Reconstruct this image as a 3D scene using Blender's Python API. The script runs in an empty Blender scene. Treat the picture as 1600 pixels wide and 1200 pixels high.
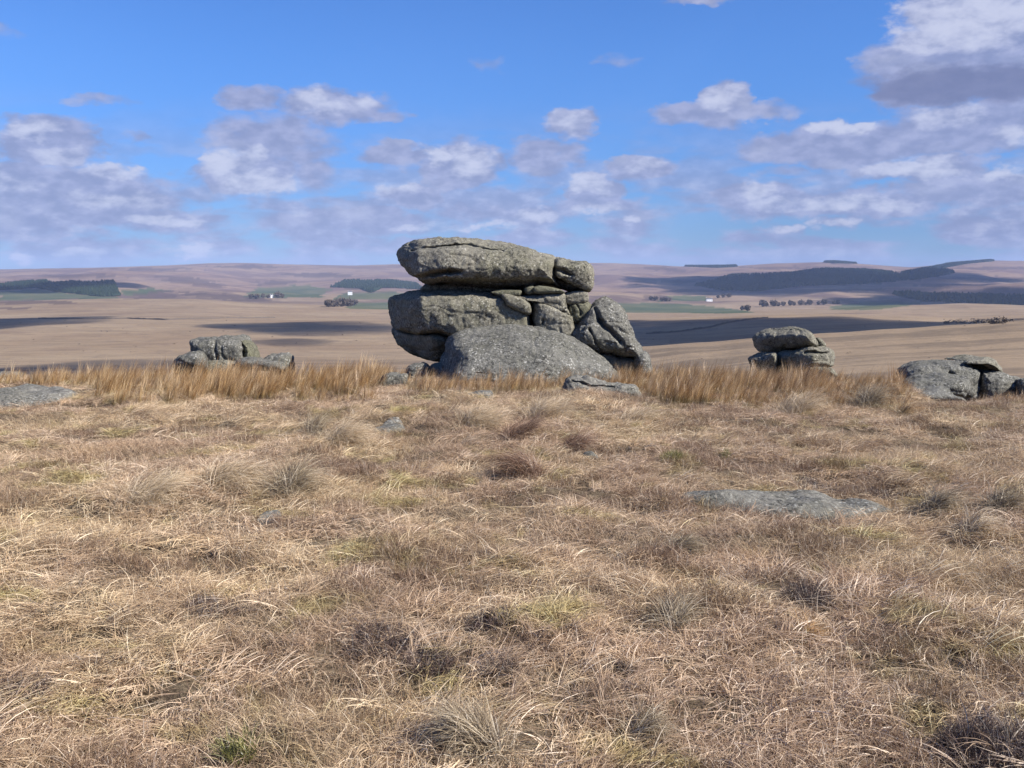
import bpy, bmesh, math, random
import numpy as np
from mathutils import Vector

random.seed(7)
rng = np.random.default_rng(7)
R = math.radians
scene = bpy.context.scene
COL = scene.collection

# ------------------------------------------------------------------ camera
F = 1600.0                       # focal length in pixels of the 1600 px wide photograph
HORIZON = 428.0
TH = math.atan((600.0 - HORIZON) / F)
EYE = 1.65
cd = bpy.data.cameras.new('camera')
cam = bpy.data.objects.new('camera', cd)
COL.objects.link(cam)
cd.sensor_width = 36.0
cd.lens = 36.0 * F / 1600.0
cd.clip_start = 0.1
cd.clip_end = 60000.0
cam.location = (0, 0, EYE)
cam.rotation_euler = (R(90) - TH, 0, 0)
scene.camera = cam

# ------------------------------------------------------------------ light, sky, exposure
SUN_EL = R(40.0)
SUN_AZ = R(114.0)                # clockwise from +Y: right of the view and a little behind the camera
SUN = Vector((math.sin(SUN_AZ) * math.cos(SUN_EL), math.cos(SUN_AZ) * math.cos(SUN_EL), math.sin(SUN_EL)))
SUN_STRENGTH = 5.0
SKY_STRENGTH = 0.052
sl = bpy.data.lights.new('sun', 'SUN')
sl.energy = SUN_STRENGTH
sl.angle = R(0.5)
sl.color = (1.0, 0.95, 0.87)
sun = bpy.data.objects.new('sun', sl)
COL.objects.link(sun)
sun.rotation_euler = SUN.to_track_quat('Z', 'Y').to_euler()
scene.view_settings.view_transform = 'Standard'
scene.view_settings.look = 'None'
scene.view_settings.gamma = 1.0
scene.view_settings.use_curve_mapping = False
scene.view_settings.exposure = 0.80
scene.cycles.use_denoising = True
try:
    scene.cycles.denoising_input_passes = 'RGB_ALBEDO_NORMAL'
    scene.cycles.denoising_prefilter = 'ACCURATE'
except Exception:
    pass
scene.cycles.max_bounces = 8
scene.cycles.diffuse_bounces = 3
scene.cycles.volume_bounces = 1
scene.cycles.transparent_max_bounces = 16


def pix_dir(px, py):
    u = (px - 800.0) / F
    v = (600.0 - py) / F
    return np.array([u, math.cos(TH) + v * math.sin(TH), -math.sin(TH) + v * math.cos(TH)])


def pt(px, py, Y):               # world point that the photograph shows at (px, py), Y metres ahead
    d = pix_dir(px, py)
    return np.array([d[0] * Y / d[1], Y, EYE + d[2] * Y / d[1]])


def azel(px, py):
    d = pix_dir(px, py)
    return math.atan2(d[0], d[1]), math.atan2(d[2], math.hypot(d[0], d[1]))


# ------------------------------------------------------------------ node helpers
class NT:
    def __init__(s, tree):
        s.t = tree

    def n(s, typ, ins=None, **props):
        nd = s.t.nodes.new(typ)
        for k, v in props.items():
            setattr(nd, k, v)
        if ins:
            for k, v in ins.items():
                sock = nd.inputs[k]
                if isinstance(v, bpy.types.NodeSocket):
                    s.t.links.new(v, sock)
                else:
                    sock.default_value = v
        return nd

    def m(s, op, a, b=None, c=None, clamp=False):
        nd = s.t.nodes.new('ShaderNodeMath')
        nd.operation = op
        nd.use_clamp = clamp
        for i, v in enumerate((a, b, c)):
            if v is None:
                continue
            if isinstance(v, bpy.types.NodeSocket):
                s.t.links.new(v, nd.inputs[i])
            else:
                nd.inputs[i].default_value = v
        return nd.outputs[0]

    def mix(s, fac, a, b, blend='MIX'):
        nd = s.t.nodes.new('ShaderNodeMix')
        nd.data_type = 'RGBA'
        nd.blend_type = blend
        nd.clamp_factor = True
        for idx, v in ((0, fac), (6, a), (7, b)):
            if isinstance(v, bpy.types.NodeSocket):
                s.t.links.new(v, nd.inputs[idx])
            elif idx == 0:
                nd.inputs[idx].default_value = v
            else:
                nd.inputs[idx].default_value = (*v, 1.0) if len(v) == 3 else v
        return nd.outputs[2]

    def ss(s, v, lo, hi, tlo=0.0, thi=1.0):
        nd = s.t.nodes.new('ShaderNodeMapRange')
        nd.interpolation_type = 'SMOOTHSTEP'
        s.t.links.new(v, nd.inputs[0])
        nd.inputs[1].default_value = lo
        nd.inputs[2].default_value = hi
        nd.inputs[3].default_value = tlo
        nd.inputs[4].default_value = thi
        return nd.outputs[0]

    def noise(s, vec, scale, detail=4.0, rough=0.55, dist=0.0):
        nd = s.n('ShaderNodeTexNoise', {'Vector': vec, 'Scale': scale, 'Detail': detail, 'Roughness': rough, 'Distortion': dist})
        return nd.outputs[0]

    def ramp(s, fac, stops, interp='LINEAR'):
        nd = s.t.nodes.new('ShaderNodeValToRGB')
        cr = nd.color_ramp
        cr.interpolation = interp
        while len(cr.elements) < len(stops):
            cr.elements.new(0.5)
        for e, (p, c) in zip(cr.elements, stops):
            e.position = p
            e.color = (*c, 1.0)
        s.t.links.new(fac, nd.inputs[0])
        return nd.outputs[0]


def new_mat(name):
    m = bpy.data.materials.new(name)
    m.use_nodes = True
    m.node_tree.nodes.clear()
    return m, NT(m.node_tree)


# ------------------------------------------------------------------ world: Nishita sky with broken cumulus
w = bpy.data.worlds.new('World')
scene.world = w
w.use_nodes = True
w.node_tree.nodes.clear()
N = NT(w.node_tree)
sky = N.n('ShaderNodeTexSky', sky_type='NISHITA', sun_disc=False, sun_elevation=SUN_EL, sun_rotation=SUN_AZ,
          altitude=300.0, air_density=1.0, dust_density=0.35, ozone_density=2.5)
tc = N.n('ShaderNodeTexCoord')
sep = N.n('ShaderNodeSeparateXYZ', {0: tc.outputs['Generated']})
X_, Y_, Z_ = sep.outputs
az = N.m('ARCTAN2', X_, Y_)
el = N.m('ARCSINE', Z_)
tint = N.mix(N.ss(el, 0.0, 0.22), (0.45, 0.74, 1.40), (0.56, 1.0, 1.74))
skycol = N.mix(1.0, sky.outputs[0], tint, 'MULTIPLY')
K = 16.0                          # units of about 100 px
uv0 = N.n('ShaderNodeCombineXYZ', {0: N.m('MULTIPLY', az, K), 1: N.m('MULTIPLY', el, K), 2: 0.0}).outputs[0]
# warp
mapn = N.n('ShaderNodeMapping', {0: uv0, 'Scale': (1.0, 1.9, 1.0)}).outputs[0]
wn = N.n('ShaderNodeTexNoise', {'Vector': mapn, 'Scale': 1.6, 'Detail': 5.0, 'Roughness': 0.6})
wv = N.n('ShaderNodeVectorMath', {0: wn.outputs['Color'], 1: (0.5, 0.5, 0.5)}, operation='SUBTRACT').outputs[0]
wv = N.n('ShaderNodeVectorMath', {0: wv, 1: (1.1, 0.50, 0.0)}, operation='MULTIPLY').outputs[0]
uv = N.n('ShaderNodeVectorMath', {0: uv0, 1: wv}, operation='ADD').outputs[0]

bg = bpy.data.node_groups.new('cloud_puff', 'ShaderNodeTree')
for nm, typ in (('P', 'NodeSocketVector'), ('C', 'NodeSocketVector'), ('I', 'NodeSocketVector'), ('S', 'NodeSocketFloat'), ('A', 'NodeSocketFloat')):
    bg.interface.new_socket(nm, in_out='INPUT', socket_type=typ)
bg.interface.new_socket('O', in_out='OUTPUT', socket_type='NodeSocketFloat')
G = NT(bg)
gi = bg.nodes.new('NodeGroupInput')
go = bg.nodes.new('NodeGroupOutput')
d = G.n('ShaderNodeVectorMath', {0: gi.outputs['P'], 1: gi.outputs['C']}, operation='SUBTRACT').outputs[0]
d = G.n('ShaderNodeVectorMath', {0: d, 1: gi.outputs['I']}, operation='MULTIPLY').outputs[0]
q = G.n('ShaderNodeVectorMath', {0: d, 1: d}, operation='DOT_PRODUCT').outputs['Value']
q = G.m('MAXIMUM', G.m('SUBTRACT', 1.0, G.m('MULTIPLY', q, 0.55)), 0.0)
q = G.m('MULTIPLY', q, gi.outputs['S'])
bg.links.new(G.m('MAXIMUM', q, gi.outputs['A']), go.inputs[0])


def puffs(lst, P):
    acc = 0.0
    for (cx, cy, rx, ry, st) in lst:
        a, e = azel(cx, cy)
        nd = w.node_tree.nodes.new('ShaderNodeGroup')
        nd.node_tree = bg
        w.node_tree.links.new(P, nd.inputs['P'])
        nd.inputs['C'].default_value = (a * K, e * K, 0)
        nd.inputs['I'].default_value = (100.0 / rx, 100.0 / ry, 0)
        nd.inputs['S'].default_value = st
        if isinstance(acc, float):
            nd.inputs['A'].default_value = acc
        else:
            w.node_tree.links.new(acc, nd.inputs['A'])
        acc = nd.outputs[0]
    return acc


BODY = [
    (75, 222, 72, 34, .95), (30, 270, 60, 22, .7), (110, 295, 170, 34, .9), (60, 335, 150, 26, .85), (230, 345, 130, 20, .75),
    (430, 222, 95, 50, .72), (390, 155, 42, 22, .7), (520, 165, 92, 26, .85), (600, 182, 45, 12, .6), (385, 272, 78, 30, .95), (480, 270, 60, 26, .6),
    (610, 245, 60, 20, .75), (720, 258, 66, 36, .9), (640, 305, 70, 20, .85), (560, 345, 190, 24, .75), (740, 330, 110, 22, .65),
    (770, 100, 28, 14, .5), (890, 195, 42, 26, .85), (850, 245, 62, 26, .8), (925, 290, 40, 24, .9), (1005, 262, 58, 20, .8), (930, 320, 80, 16, .75),
    (845, 335, 42, 18, .9), (990, 347, 20, 10, .8), (1095, 182, 75, 22, .85), (1130, 155, 38, 22, .8), (1195, 175, 60, 16, .5),
    (1510, 100, 130, 55, 1.0), (1540, 40, 110, 60, 1.0), (1450, 145, 80, 22, 1.0), (1330, 225, 150, 28, .95), (1500, 205, 150, 34, .95), (1240, 268, 60, 12, .55),
    (1430, 262, 90, 18, .9), (1540, 295, 110, 24, .9), (1185, 312, 78, 26, .9), (1330, 318, 130, 20, .85), (1235, 355, 46, 10, .7), (1315, 348, 40, 12, .8), (1590, 345, 60, 10, .6),
    (10, 47, 30, 12, .45), (220, 210, 32, 12, .5), (160, 157, 60, 10, .42), (960, 95, 40, 12, .40), (1100, 0, 70, 8, .5),
    (1590, 170, 60, 30, .9), (120, 380, 150, 12, .55), (1100, 395, 200, 8, .45), (650, 382, 140, 10, .5),
]
WHITE = [
    (45, 202, 38, 12, .9), (95, 240, 40, 14, .6), (180, 268, 60, 12, .8), (30, 290, 50, 14, .55), (190, 312, 60, 12, .7), (350, 255, 42, 20, 1.0), (400, 285, 55, 18, .9),
    (490, 155, 40, 20, .85), (560, 160, 30, 18, .7), (680, 240, 24, 14, 1.0), (735, 255, 40, 24, .85), (620, 292, 45, 12, .7), (265, 345, 48, 8, .95), (300, 393, 50, 10, .95),
    (30, 398, 22, 8, .9), (120, 396, 24, 9, .9), (390, 240, 20, 14, .8), (885, 190, 34, 22, .55), (920, 282, 30, 16, .85), (840, 335, 34, 12, .85), (940, 325, 40, 10, .7), (990, 347, 16, 8, .9),
    (1125, 155, 30, 18, .8), (1010, 255, 36, 14, .6), (1315, 200, 38, 12, 1.0), (1420, 262, 62, 16, .95), (1175, 298, 28, 14, .9), (1210, 318, 40, 10, .6), (1320, 318, 90, 10, .85),
    (1520, 25, 110, 42, 1.0), (1450, 60, 50, 20, .7), (1235, 355, 34, 7, .8), (1310, 348, 28, 8, .9), (1480, 185, 50, 16, .6), (1585, 215, 30, 14, .7), (1580, 270, 40, 8, .9), (750, 355, 80, 7, .7), (660, 352, 50, 6, .6),
]
body = puffs(BODY, uv)
white = puffs(WHITE, uv)
n1 = N.noise(mapn, 0.95, 6.0, 0.55, 0.1)
n2 = N.noise(mapn, 2.6, 6.0, 0.56, 0.1)
# loose cloud that grows denser towards the horizon, all round the sky
flat = N.n('ShaderNodeMapping', {0: uv0, 'Scale': (0.65, 2.2, 1.0), 'Location': (3.1, 1.7, 0)}).outputs[0]
n3 = N.noise(flat, 1.1, 6.0, 0.52, 0.1)
band = N.ss(el, 0.17, 0.04, 0.0, 0.36)
band = N.m('MULTIPLY', band, N.ss(el, 0.0, 0.03, 0.55, 1.0))
loose = N.m('MULTIPLY', N.ss(n3, 0.40, 0.56), N.m('MULTIPLY', band, 3.0))
# broad cumulus higher up, away from the view as well
high = N.m('MULTIPLY', N.ss(N.noise(uv0, 0.16, 6.0, 0.6), 0.56, 0.72), N.ss(el, 0.30, 0.45))
dens = N.m('ADD', N.m('MULTIPLY', body, 1.08), N.m('MULTIPLY', N.m('SUBTRACT', n1, 0.5), 1.25))
dens = N.m('MULTIPLY', dens, N.ss(body, 0.0, 0.25))
mask = N.ss(dens, 0.14, 0.66)
mask = N.m('MULTIPLY', mask, 0.92)
mask = N.m('MAXIMUM', mask, N.m('MULTIPLY', loose, 0.85))
mask = N.m('MAXIMUM', mask, N.m('MULTIPLY', high, 0.8), clamp=True)
wh = N.m('ADD', white, N.m('MULTIPLY', N.m('SUBTRACT', n2, 0.5), 2.0))
wh = N.m('MULTIPLY', wh, N.ss(white, 0.0, 0.3))
wmask = N.ss(wh, 0.02, 1.2)
wmask = N.m('MAXIMUM', wmask, N.m('MULTIPLY', N.ss(n1, 0.52, 0.72), 0.32))
wmask = N.m('MAXIMUM', wmask, N.m('MULTIPLY', loose, N.ss(n2, 0.50, 0.8, 0.0, 0.6)), clamp=True)
S = 0.62 / SKY_STRENGTH
grey = N.mix(N.ss(n2, 0.35, 0.65), (0.255 * S, 0.30 * S, 0.50 * S), (0.36 * S, 0.40 * S, 0.62 * S))
cloudc = N.mix(wmask, grey, (0.58 * S, 0.61 * S, 0.77 * S))
# the near heavy cloud has a darker base
dk = puffs([(1500, 132, 130, 26, 1.0)], uv)
cloudc = N.mix(N.m('MULTIPLY', N.ss(dk, 0.0, 0.7), 0.75), cloudc, (0.15 * S, 0.17 * S, 0.31 * S))
opac = N.m('MAXIMUM', mask, N.m('MULTIPLY', N.ss(wh, 0.25, 0.9), 0.9), clamp=True)
final = N.mix(opac, skycol, cloudc)
back = N.n('ShaderNodeBackground', {'Color': final, 'Strength': SKY_STRENGTH})
outw = N.n('ShaderNodeOutputWorld', {'Surface': back.outputs[0]})


# ------------------------------------------------------------------ numpy noise
def _hash(ix, iy, iz, seed):
    h = (ix.astype(np.int64) * 374761393 + iy.astype(np.int64) * 668265263 + iz.astype(np.int64) * 2147483647 + seed * 974634777) & 0xFFFFFFFF
    h = ((h ^ (h >> 13)) * 1274126177) & 0xFFFFFFFF
    h = ((h ^ (h >> 16)) * 2246822519) & 0xFFFFFFFF
    h = h ^ (h >> 15)
    return (h & 0xFFFF) / 65535.0


def vnoise(x, y, z=None, seed=0):
    if z is None:
        z = np.zeros_like(x)
    x0, y0, z0 = np.floor(x), np.floor(y), np.floor(z)
    fx, fy, fz = x - x0, y - y0, z - z0
    fx, fy, fz = (f * f * f * (f * (f * 6 - 15) + 10) for f in (fx, fy, fz))
    out = 0
    for dx in (0, 1):
        for dy in (0, 1):
            for dz in (0, 1):
                wgt = (fx if dx else 1 - fx) * (fy if dy else 1 - fy) * (fz if dz else 1 - fz)
                out = out + wgt * _hash(x0 + dx, y0 + dy, z0 + dz, seed)
    return out * 2 - 1


def fbm(x, y, z=None, seed=0, octs=4, gain=0.5):
    a, s, tot = 1.0, 1.0, 0.0
    out = 0
    for i in range(octs):
        out = out + a * vnoise(x * s + i * 17.3, y * s - i * 9.1, None if z is None else z * s + i * 5.7, seed + i * 31)
        tot += a
        a *= gain
        s *= 2.03
    return out / tot


def smooth(x, lo, hi):
    t = np.clip((x - lo) / (hi - lo), 0, 1)
    return t * t * (3 - 2 * t)


# ------------------------------------------------------------------ mesh helpers
def mesh_np(name, V, Fc, mat=None, smoothed=True, attrs=None):
    V = np.asarray(V, dtype=np.float32)
    Fc = np.asarray(Fc, dtype=np.int32)
    me = bpy.data.meshes.new(name)
    me.vertices.add(len(V))
    me.vertices.foreach_set('co', V.ravel())
    k = Fc.shape[1]
    me.loops.add(len(Fc) * k)
    me.loops.foreach_set('vertex_index', Fc.ravel())
    me.polygons.add(len(Fc))
    me.polygons.foreach_set('loop_start', np.arange(0, len(Fc) * k, k, dtype=np.int32))
    me.polygons.foreach_set('loop_total', np.full(len(Fc), k, dtype=np.int32))
    me.update(calc_edges=True)
    me.polygons.foreach_set('use_smooth', np.full(len(Fc), smoothed, dtype=bool))
    if attrs:
        for an, arr in attrs.items():
            a = me.attributes.new(an, 'FLOAT_COLOR', 'POINT')
            a.data.foreach_set('color', np.asarray(arr, dtype=np.float32).ravel())
    if mat:
        me.materials.append(mat)
    return me


def link(name, me, parent=None, loc=(0, 0, 0)):
    o = bpy.data.objects.new(name, me)
    COL.objects.link(o)
    o.location = loc
    if parent:
        o.parent = parent
    return o


def tag(o, label=None, cat=None, group=None, kind=None):
    if label:
        o['label'] = label
    if cat:
        o['category'] = cat
    if group:
        o['group'] = group
    if kind:
        o['kind'] = kind
    return o


# ------------------------------------------------------------------ terrain
XK = [-400, 0, 150, 300, 420, 600, 800, 1000, 1100, 1200, 1300, 1400, 1500, 1600, 2000]
ROWS = {   # distance: image row of the land surface at each XK
    16:   [602] * 11 + [607, 628, 621, 620],
    20:   [608] * 11 + [614, 626, 621, 620],
    30:   [632] * 10 + [630, 630, 632, 634, 634],
    60:   [645] * 7 + [640, 632, 626, 618, 612, 608, 604, 600],
    110:  [640] * 7 + [625, 612, 604, 598, 594, 590, 586, 580],
    200:  [615, 615, 612, 612, 612, 615, 620, 596, 580, 570, 562, 556, 552, 548, 540],
    350:  [588, 588, 588, 590, 590, 590, 578, 543, 536, 528, 521, 514.5, 508, 501, 485],
    430:  [578, 578, 579, 580, 580, 580, 574, 551, 546, 538, 531, 523, 513, 505, 488],
    700:  [549, 549, 548, 548, 548, 550, 552, 547, 544, 532, 522, 512, 506, 500, 484],
    1000: [517, 517, 516, 514, 514, 517, 520, 512, 505, 500, 498, 500, 503, 497, 480],
    1300: [498, 498, 497, 496, 499, 501, 505, 498, 495, 492, 490.5, 494, 498, 494, 478],
    1420: [495, 495, 494, 493, 496, 498, 502, 498, 497, 495, 494, 495, 497, 492, 477],
    2100: [470, 470, 466, 467, 474, 482, 486, 489, 489, 486, 484, 477, 475, 478, 472],
    2350: [472, 472, 468, 469, 476, 483, 488, 491, 491, 489, 487, 480, 478, 480, 474],
    3000: [462, 461, 460, 463, 466, 470, 472, 473, 473, 473, 471, 470, 468, 468, 465],
    3600: [448, 448, 449, 455, 462, 462, 460, 460, 463, 458, 452, 458, 455, 448, 450],
    4200: [443, 443, 442, 446, 454, 452, 450, 448, 452, 448, 444, 448, 448, 443, 440],
    5200: [436, 436, 430, 430, 441, 438, 440, 438, 438, 430, 425, 430, 432, 432, 430],
    6200: [428, 429, 424, 420, 428, 425, 428, 426, 428, 424, 422, 425, 417, 420, 424],
    7600: [421, 422, 418.5, 413, 411.5, 413.5, 412, 411.5, 417, 415, 409.5, 415, 411.5, 408, 415],
    9500: [425] * 15,
    16000: [432] * 15,
}
SKX = [-400, 0, 75, 150, 250, 330, 400, 500, 560, 640, 800, 925, 960, 1060, 1100, 1150, 1210, 1250, 1300, 1340, 1420, 1450, 1500, 1545, 1600, 2000]
SKY_ = [424, 422, 419, 418, 415, 411, 411, 414, 414.5, 412, 412, 411, 411, 417, 417, 416, 411.5, 410.5, 409, 412, 417.5, 415, 411, 407, 408, 414]
RK = np.array(sorted(ROWS))


def row_at(px, r):
    lr = np.log(r)
    LK = np.log(RK)
    tab = np.array([ROWS[k] for k in RK], dtype=float)
    pxc = np.clip(px, -400, 2000)
    cols = []
    for i, k in enumerate(RK):
        if k == 7600:
            cols.append(np.interp(pxc, SKX, SKY_))
        else:
            # smooth across
            j = np.clip(np.searchsorted(XK, pxc, side='right') - 1, 0, len(XK) - 2)
            xk = np.array(XK, dtype=float)
            t = (pxc - xk[j]) / (xk[j + 1] - xk[j])
            t = t * 0.5 + 0.5 * t * t * (3 - 2 * t)
            cols.append(tab[i][j] * (1 - t) + tab[i][j + 1] * t)
    cols = np.stack(cols, 0)
    i = np.clip(np.searchsorted(LK, lr, side='right') - 1, 0, len(RK) - 2)
    # Catmull-like monotone: blend linear and smoothstep
    t = np.clip((lr - LK[i]) / (LK[i + 1] - LK[i]), 0, 1)
    ii = np.arange(len(lr))
    a, b = cols[i, ii], cols[i + 1, ii]
    dp = a - cols[np.maximum(i - 1, 0), ii]
    dc = b - a
    dn = cols[np.minimum(i + 2, len(RK) - 1), ii] - b
    m0 = np.where(dp * dc > 0, 2 * dp * dc / (dp + dc + 1e-12 * np.sign(dc)), 0)
    m1 = np.where(dn * dc > 0, 2 * dn * dc / (dn + dc + 1e-12 * np.sign(dc)), 0)
    t2, t3 = t * t, t * t * t
    return (2 * t3 - 3 * t2 + 1) * a + (t3 - 2 * t2 + t) * m0 + (-2 * t3 + 3 * t2) * b + (t3 - t2) * m1


def far_height(x, y):
    r = np.hypot(x, y)
    a = np.arctan2(x, y)
    aa = np.clip(a, -0.62, 0.62)
    px = 800 + F * np.tan(aa)
    Yd = r * np.cos(aa)
    row = row_at(px, np.maximum(Yd, 16.01))
    v = (600 - row) / F
    k = (v * math.cos(TH) - math.sin(TH)) / (math.cos(TH) + v * math.sin(TH))
    z = EYE + Yd * k
    amp = np.interp(r, [16, 60, 200, 500, 2200, 3500, 7000, 9000], [0.0, 0.5, 1.0, 1.8, 4.0, 27.0, 24.0, 12.0])
    wl = 1.0 / np.interp(r, [16, 200, 1000, 4000, 9000], [14, 60, 200, 620, 900])
    n = fbm(x * 0.004, y * 0.004, seed=5, octs=3) * np.interp(r, [100, 400, 2000], [0, .5, .6]) * amp
    n2 = fbm(x * 0.0015, y * 0.0015, seed=9, octs=4, gain=0.45) * amp
    nn = n + n2
    # keep the far skyline where it is seen
    nn = nn * (1 - 0.75 * smooth(r, 6600, 7400) * (1 - smooth(r, 8200, 9500)))
    return z + nn


def near_height(x, y):
    und = 0.05 * fbm(x * 0.35, y * 0.35, seed=3, octs=3) + 0.055 * fbm(x * 1.5, y * 1.5, seed=4, octs=3)
    und = und + 0.13 * np.exp(-(((x + 0.1) / 1.8) ** 2 + ((y - 12.2) / 1.7) ** 2))
    und = und + 0.10 * np.exp(-(((x + 2.6) / 0.8) ** 2 + ((y - 7.5) / 0.7) ** 2))
    px = 800 + F * x / np.maximum(y, 1.0)
    und = und + 0.055 * fbm(x * 2.6, y * 2.6, seed=6, octs=2)
    return und - 0.36 * smooth(y, 12.3, 15.3) * smooth(px, 1395, 1480) * (1 - 0.45 * smooth(px, 1500, 1560))


def H(x, y):
    x = np.atleast_1d(np.asarray(x, dtype=float))
    y = np.atleast_1d(np.asarray(y, dtype=float))
    r = np.hypot(x, y)
    t = smooth(r, 14.5, 19.0)
    nh = near_height(x, y)
    fh = far_height(x, y)
    return nh * (1 - t) + (fh + nh * (1 - smooth(r, 19, 26))) * t


def Hs(x, y):
    return float(H(x, y)[0])


CAMG = Hs(0, 0)


def ground_at(px, py, lo=2.0, hi=9000.0):
    """first place where the line of sight through (px, py) meets the land"""
    d = pix_dir(px, py)
    Y = np.exp(np.linspace(math.log(lo), math.log(hi), 1500))
    X = d[0] / d[1] * Y
    Zr = EYE + d[2] / d[1] * Y
    hz = H(X, Y)
    hit = np.nonzero(hz >= Zr)[0]
    i = hit[0] if len(hit) else len(Y) - 1
    return np.array([X[i], Y[i], hz[i]])


# albedo masks of the far land: measured fields, heather, woods floor
def in_poly(px, py, poly):
    c = np.zeros(px.shape, bool)
    n = len(poly)
    j = n - 1
    for i in range(n):
        xi, yi = poly[i]
        xj, yj = poly[j]
        if yi != yj:
            c ^= ((yi > py) != (yj > py)) & (px < (xj - xi) * (py - yi) / (yj - yi) + xi)
        j = i
    return c


GREEN = [
    [(955, 474), (1060, 474), (1110, 478), (1165, 486), (1180, 489), (1100, 490), (1050, 489), (960, 489)],
    [(0, 455), (60, 452), (110, 458), (175, 463), (190, 466), (100, 468), (0, 470)],
    [(545, 457), (600, 456), (640, 458), (700, 462), (700, 468), (520, 468), (525, 462)],
    [(540, 473), (640, 471), (640, 484), (545, 482)],
    [(400, 450), (470, 446), (520, 452), (500, 465), (380, 466)],
    [(1040, 462), (1100, 462), (1110, 470), (1030, 471)],
    [(1300, 478), (1380, 470), (1440, 474), (1380, 484), (1300, 484)],
    [(195, 452), (240, 450), (262, 455), (240, 461), (195, 462)],
]
HEATH = [
    [(240, 432), (300, 433), (360, 446), (330, 449), (275, 444)],
    [(205, 463), (255, 453), (282, 460), (265, 467), (200, 468)],
    [(280, 455), (360, 458), (430, 470), (400, 472), (300, 464)],
    [(1410, 432), (1600, 434), (1600, 440), (1440, 440)],
    [(150, 420), (260, 418), (330, 421), (250, 424)], [(320, 416), (400, 414), (450, 418), (380, 420)], [(430, 428), (520, 426), (560, 432), (480, 434)],
    [(990, 417), (1040, 416), (1075, 425), (1020, 422)], [(960, 440), (1060, 438), (1110, 442), (1000, 444)], [(1150, 417), (1230, 416), (1300, 419), (1200, 421)],
    [(1500, 418), (1600, 417), (1600, 421), (1520, 422)], [(1300, 452), (1390, 450), (1360, 455), (1290, 456)], [(1420, 446), (1520, 444), (1600, 450), (1500, 452)], [(60, 430), (160, 428), (200, 433), (90, 436)],
    [(1000, 462), (1040, 462), (1060, 470), (1000, 470)],
    [(0, 471), (110, 470), (130, 474), (0, 477)],
    [(0, 481), (50, 481), (40, 483), (0, 483)],
    [(400, 440), (440, 437), (470, 438), (450, 444), (410, 447)],
]
WOODS = [   # plantation outlines as seen
    ('left dark conifer wood with a square edge', [(62, 444), (140, 443), (180, 442), (188, 462), (160, 463), (105, 457), (64, 451)]),
    ('narrow conifer belt at the far left', [(0, 446), (40, 443), (78, 441), (60, 449), (20, 453), (0, 453)]),
    ('conifer wood above the white farmhouse', [(518, 449), (540, 440), (612, 440), (650, 444), (660, 452), (600, 449), (580, 457), (560, 450)]),
    ('huge dark conifer forest right of the tor', [(1085, 446), (1120, 437), (1140, 431), (1230, 428), (1280, 421), (1350, 422), (1385, 426), (1400, 428), (1430, 422), (1450, 418), (1490, 426), (1470, 430), (1420, 438), (1340, 444), (1260, 446), (1180, 455), (1130, 454)]),
    ('dark wood at the right edge below the hills', [(1392, 460), (1410, 458), (1480, 462), (1560, 464), (1600, 465), (1600, 477), (1540, 475), (1440, 470)]),
    ('thin conifer belt on the skyline right of the tor', [(1068, 416.5), (1090, 413), (1140, 413), (1150, 417), (1120, 418.5)]),
    ('conifer clump on the skyline above the forest', [(1284, 410), (1300, 406), (1338, 407), (1342, 412), (1300, 411.5)]),
    ('long conifer wood on the highest hill at right', [(1452, 418), (1490, 410), (1530, 405), (1548, 408), (1500, 413), (1470, 419)]),
]


def build_far_land():
    a_in = np.radians(np.linspace(-34, 34, 860))
    a_out = np.radians(np.linspace(34, 326, 130)[1:-1])
    A = np.concatenate([a_in, a_out])
    r = np.exp(np.linspace(math.log(18.0), math.log(16000.0), 380))
    AA, RR = np.meshgrid(A, r, indexing='ij')
    x = (RR * np.sin(AA)).ravel()
    y = (RR * np.cos(AA)).ravel()
    z = H(x, y)
    rr = RR.ravel()
    z = z - 1.0 * (1 - smooth(rr, 20, 22))
    nA, nR = len(A), len(r)
    idx = np.arange(nA * nR).reshape(nA, nR)
    nxt = np.roll(idx, -1, axis=0)
    Fc = np.stack([idx[:, :-1], idx[:, 1:], nxt[:, 1:], nxt[:, :-1]], -1).reshape(-1, 4)
    # image position of every land point, for the measured fields
    dz = z - EYE
    fw = y * math.cos(TH) - dz * math.sin(TH)
    up = y * math.sin(TH) + dz * math.cos(TH)
    fw = np.where(fw > 1, fw, 1e9)
    px = 800 + F * x / fw
    py = 600 - F * up / fw
    jx = 9.0 * fbm(x * 0.02, y * 0.02, seed=21, octs=2)
    jy = 0.7 * fbm(x * 0.02, y * 0.02, seed=22, octs=2)
    g = np.zeros(len(x))
    hth = np.zeros(len(x))
    wd = np.zeros(len(x))
    far = (rr > 1500)
    for p in GREEN:
        g = np.maximum(g, in_poly(px + jx, py + jy, p) * far)
    for p in HEATH:
        hth = np.maximum(hth, in_poly(px + 2 * jx, py + 2 * jy, p) * far)
    for _, p in WOODS:
        wd = np.maximum(wd, in_poly(px, py, p) * (rr > 2300))
    col = np.stack([g, hth, wd, np.ones(len(x))], -1)
    return mesh_np('hills', np.stack([x, y, z], -1), Fc, None, True, {'cover': col})


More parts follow.
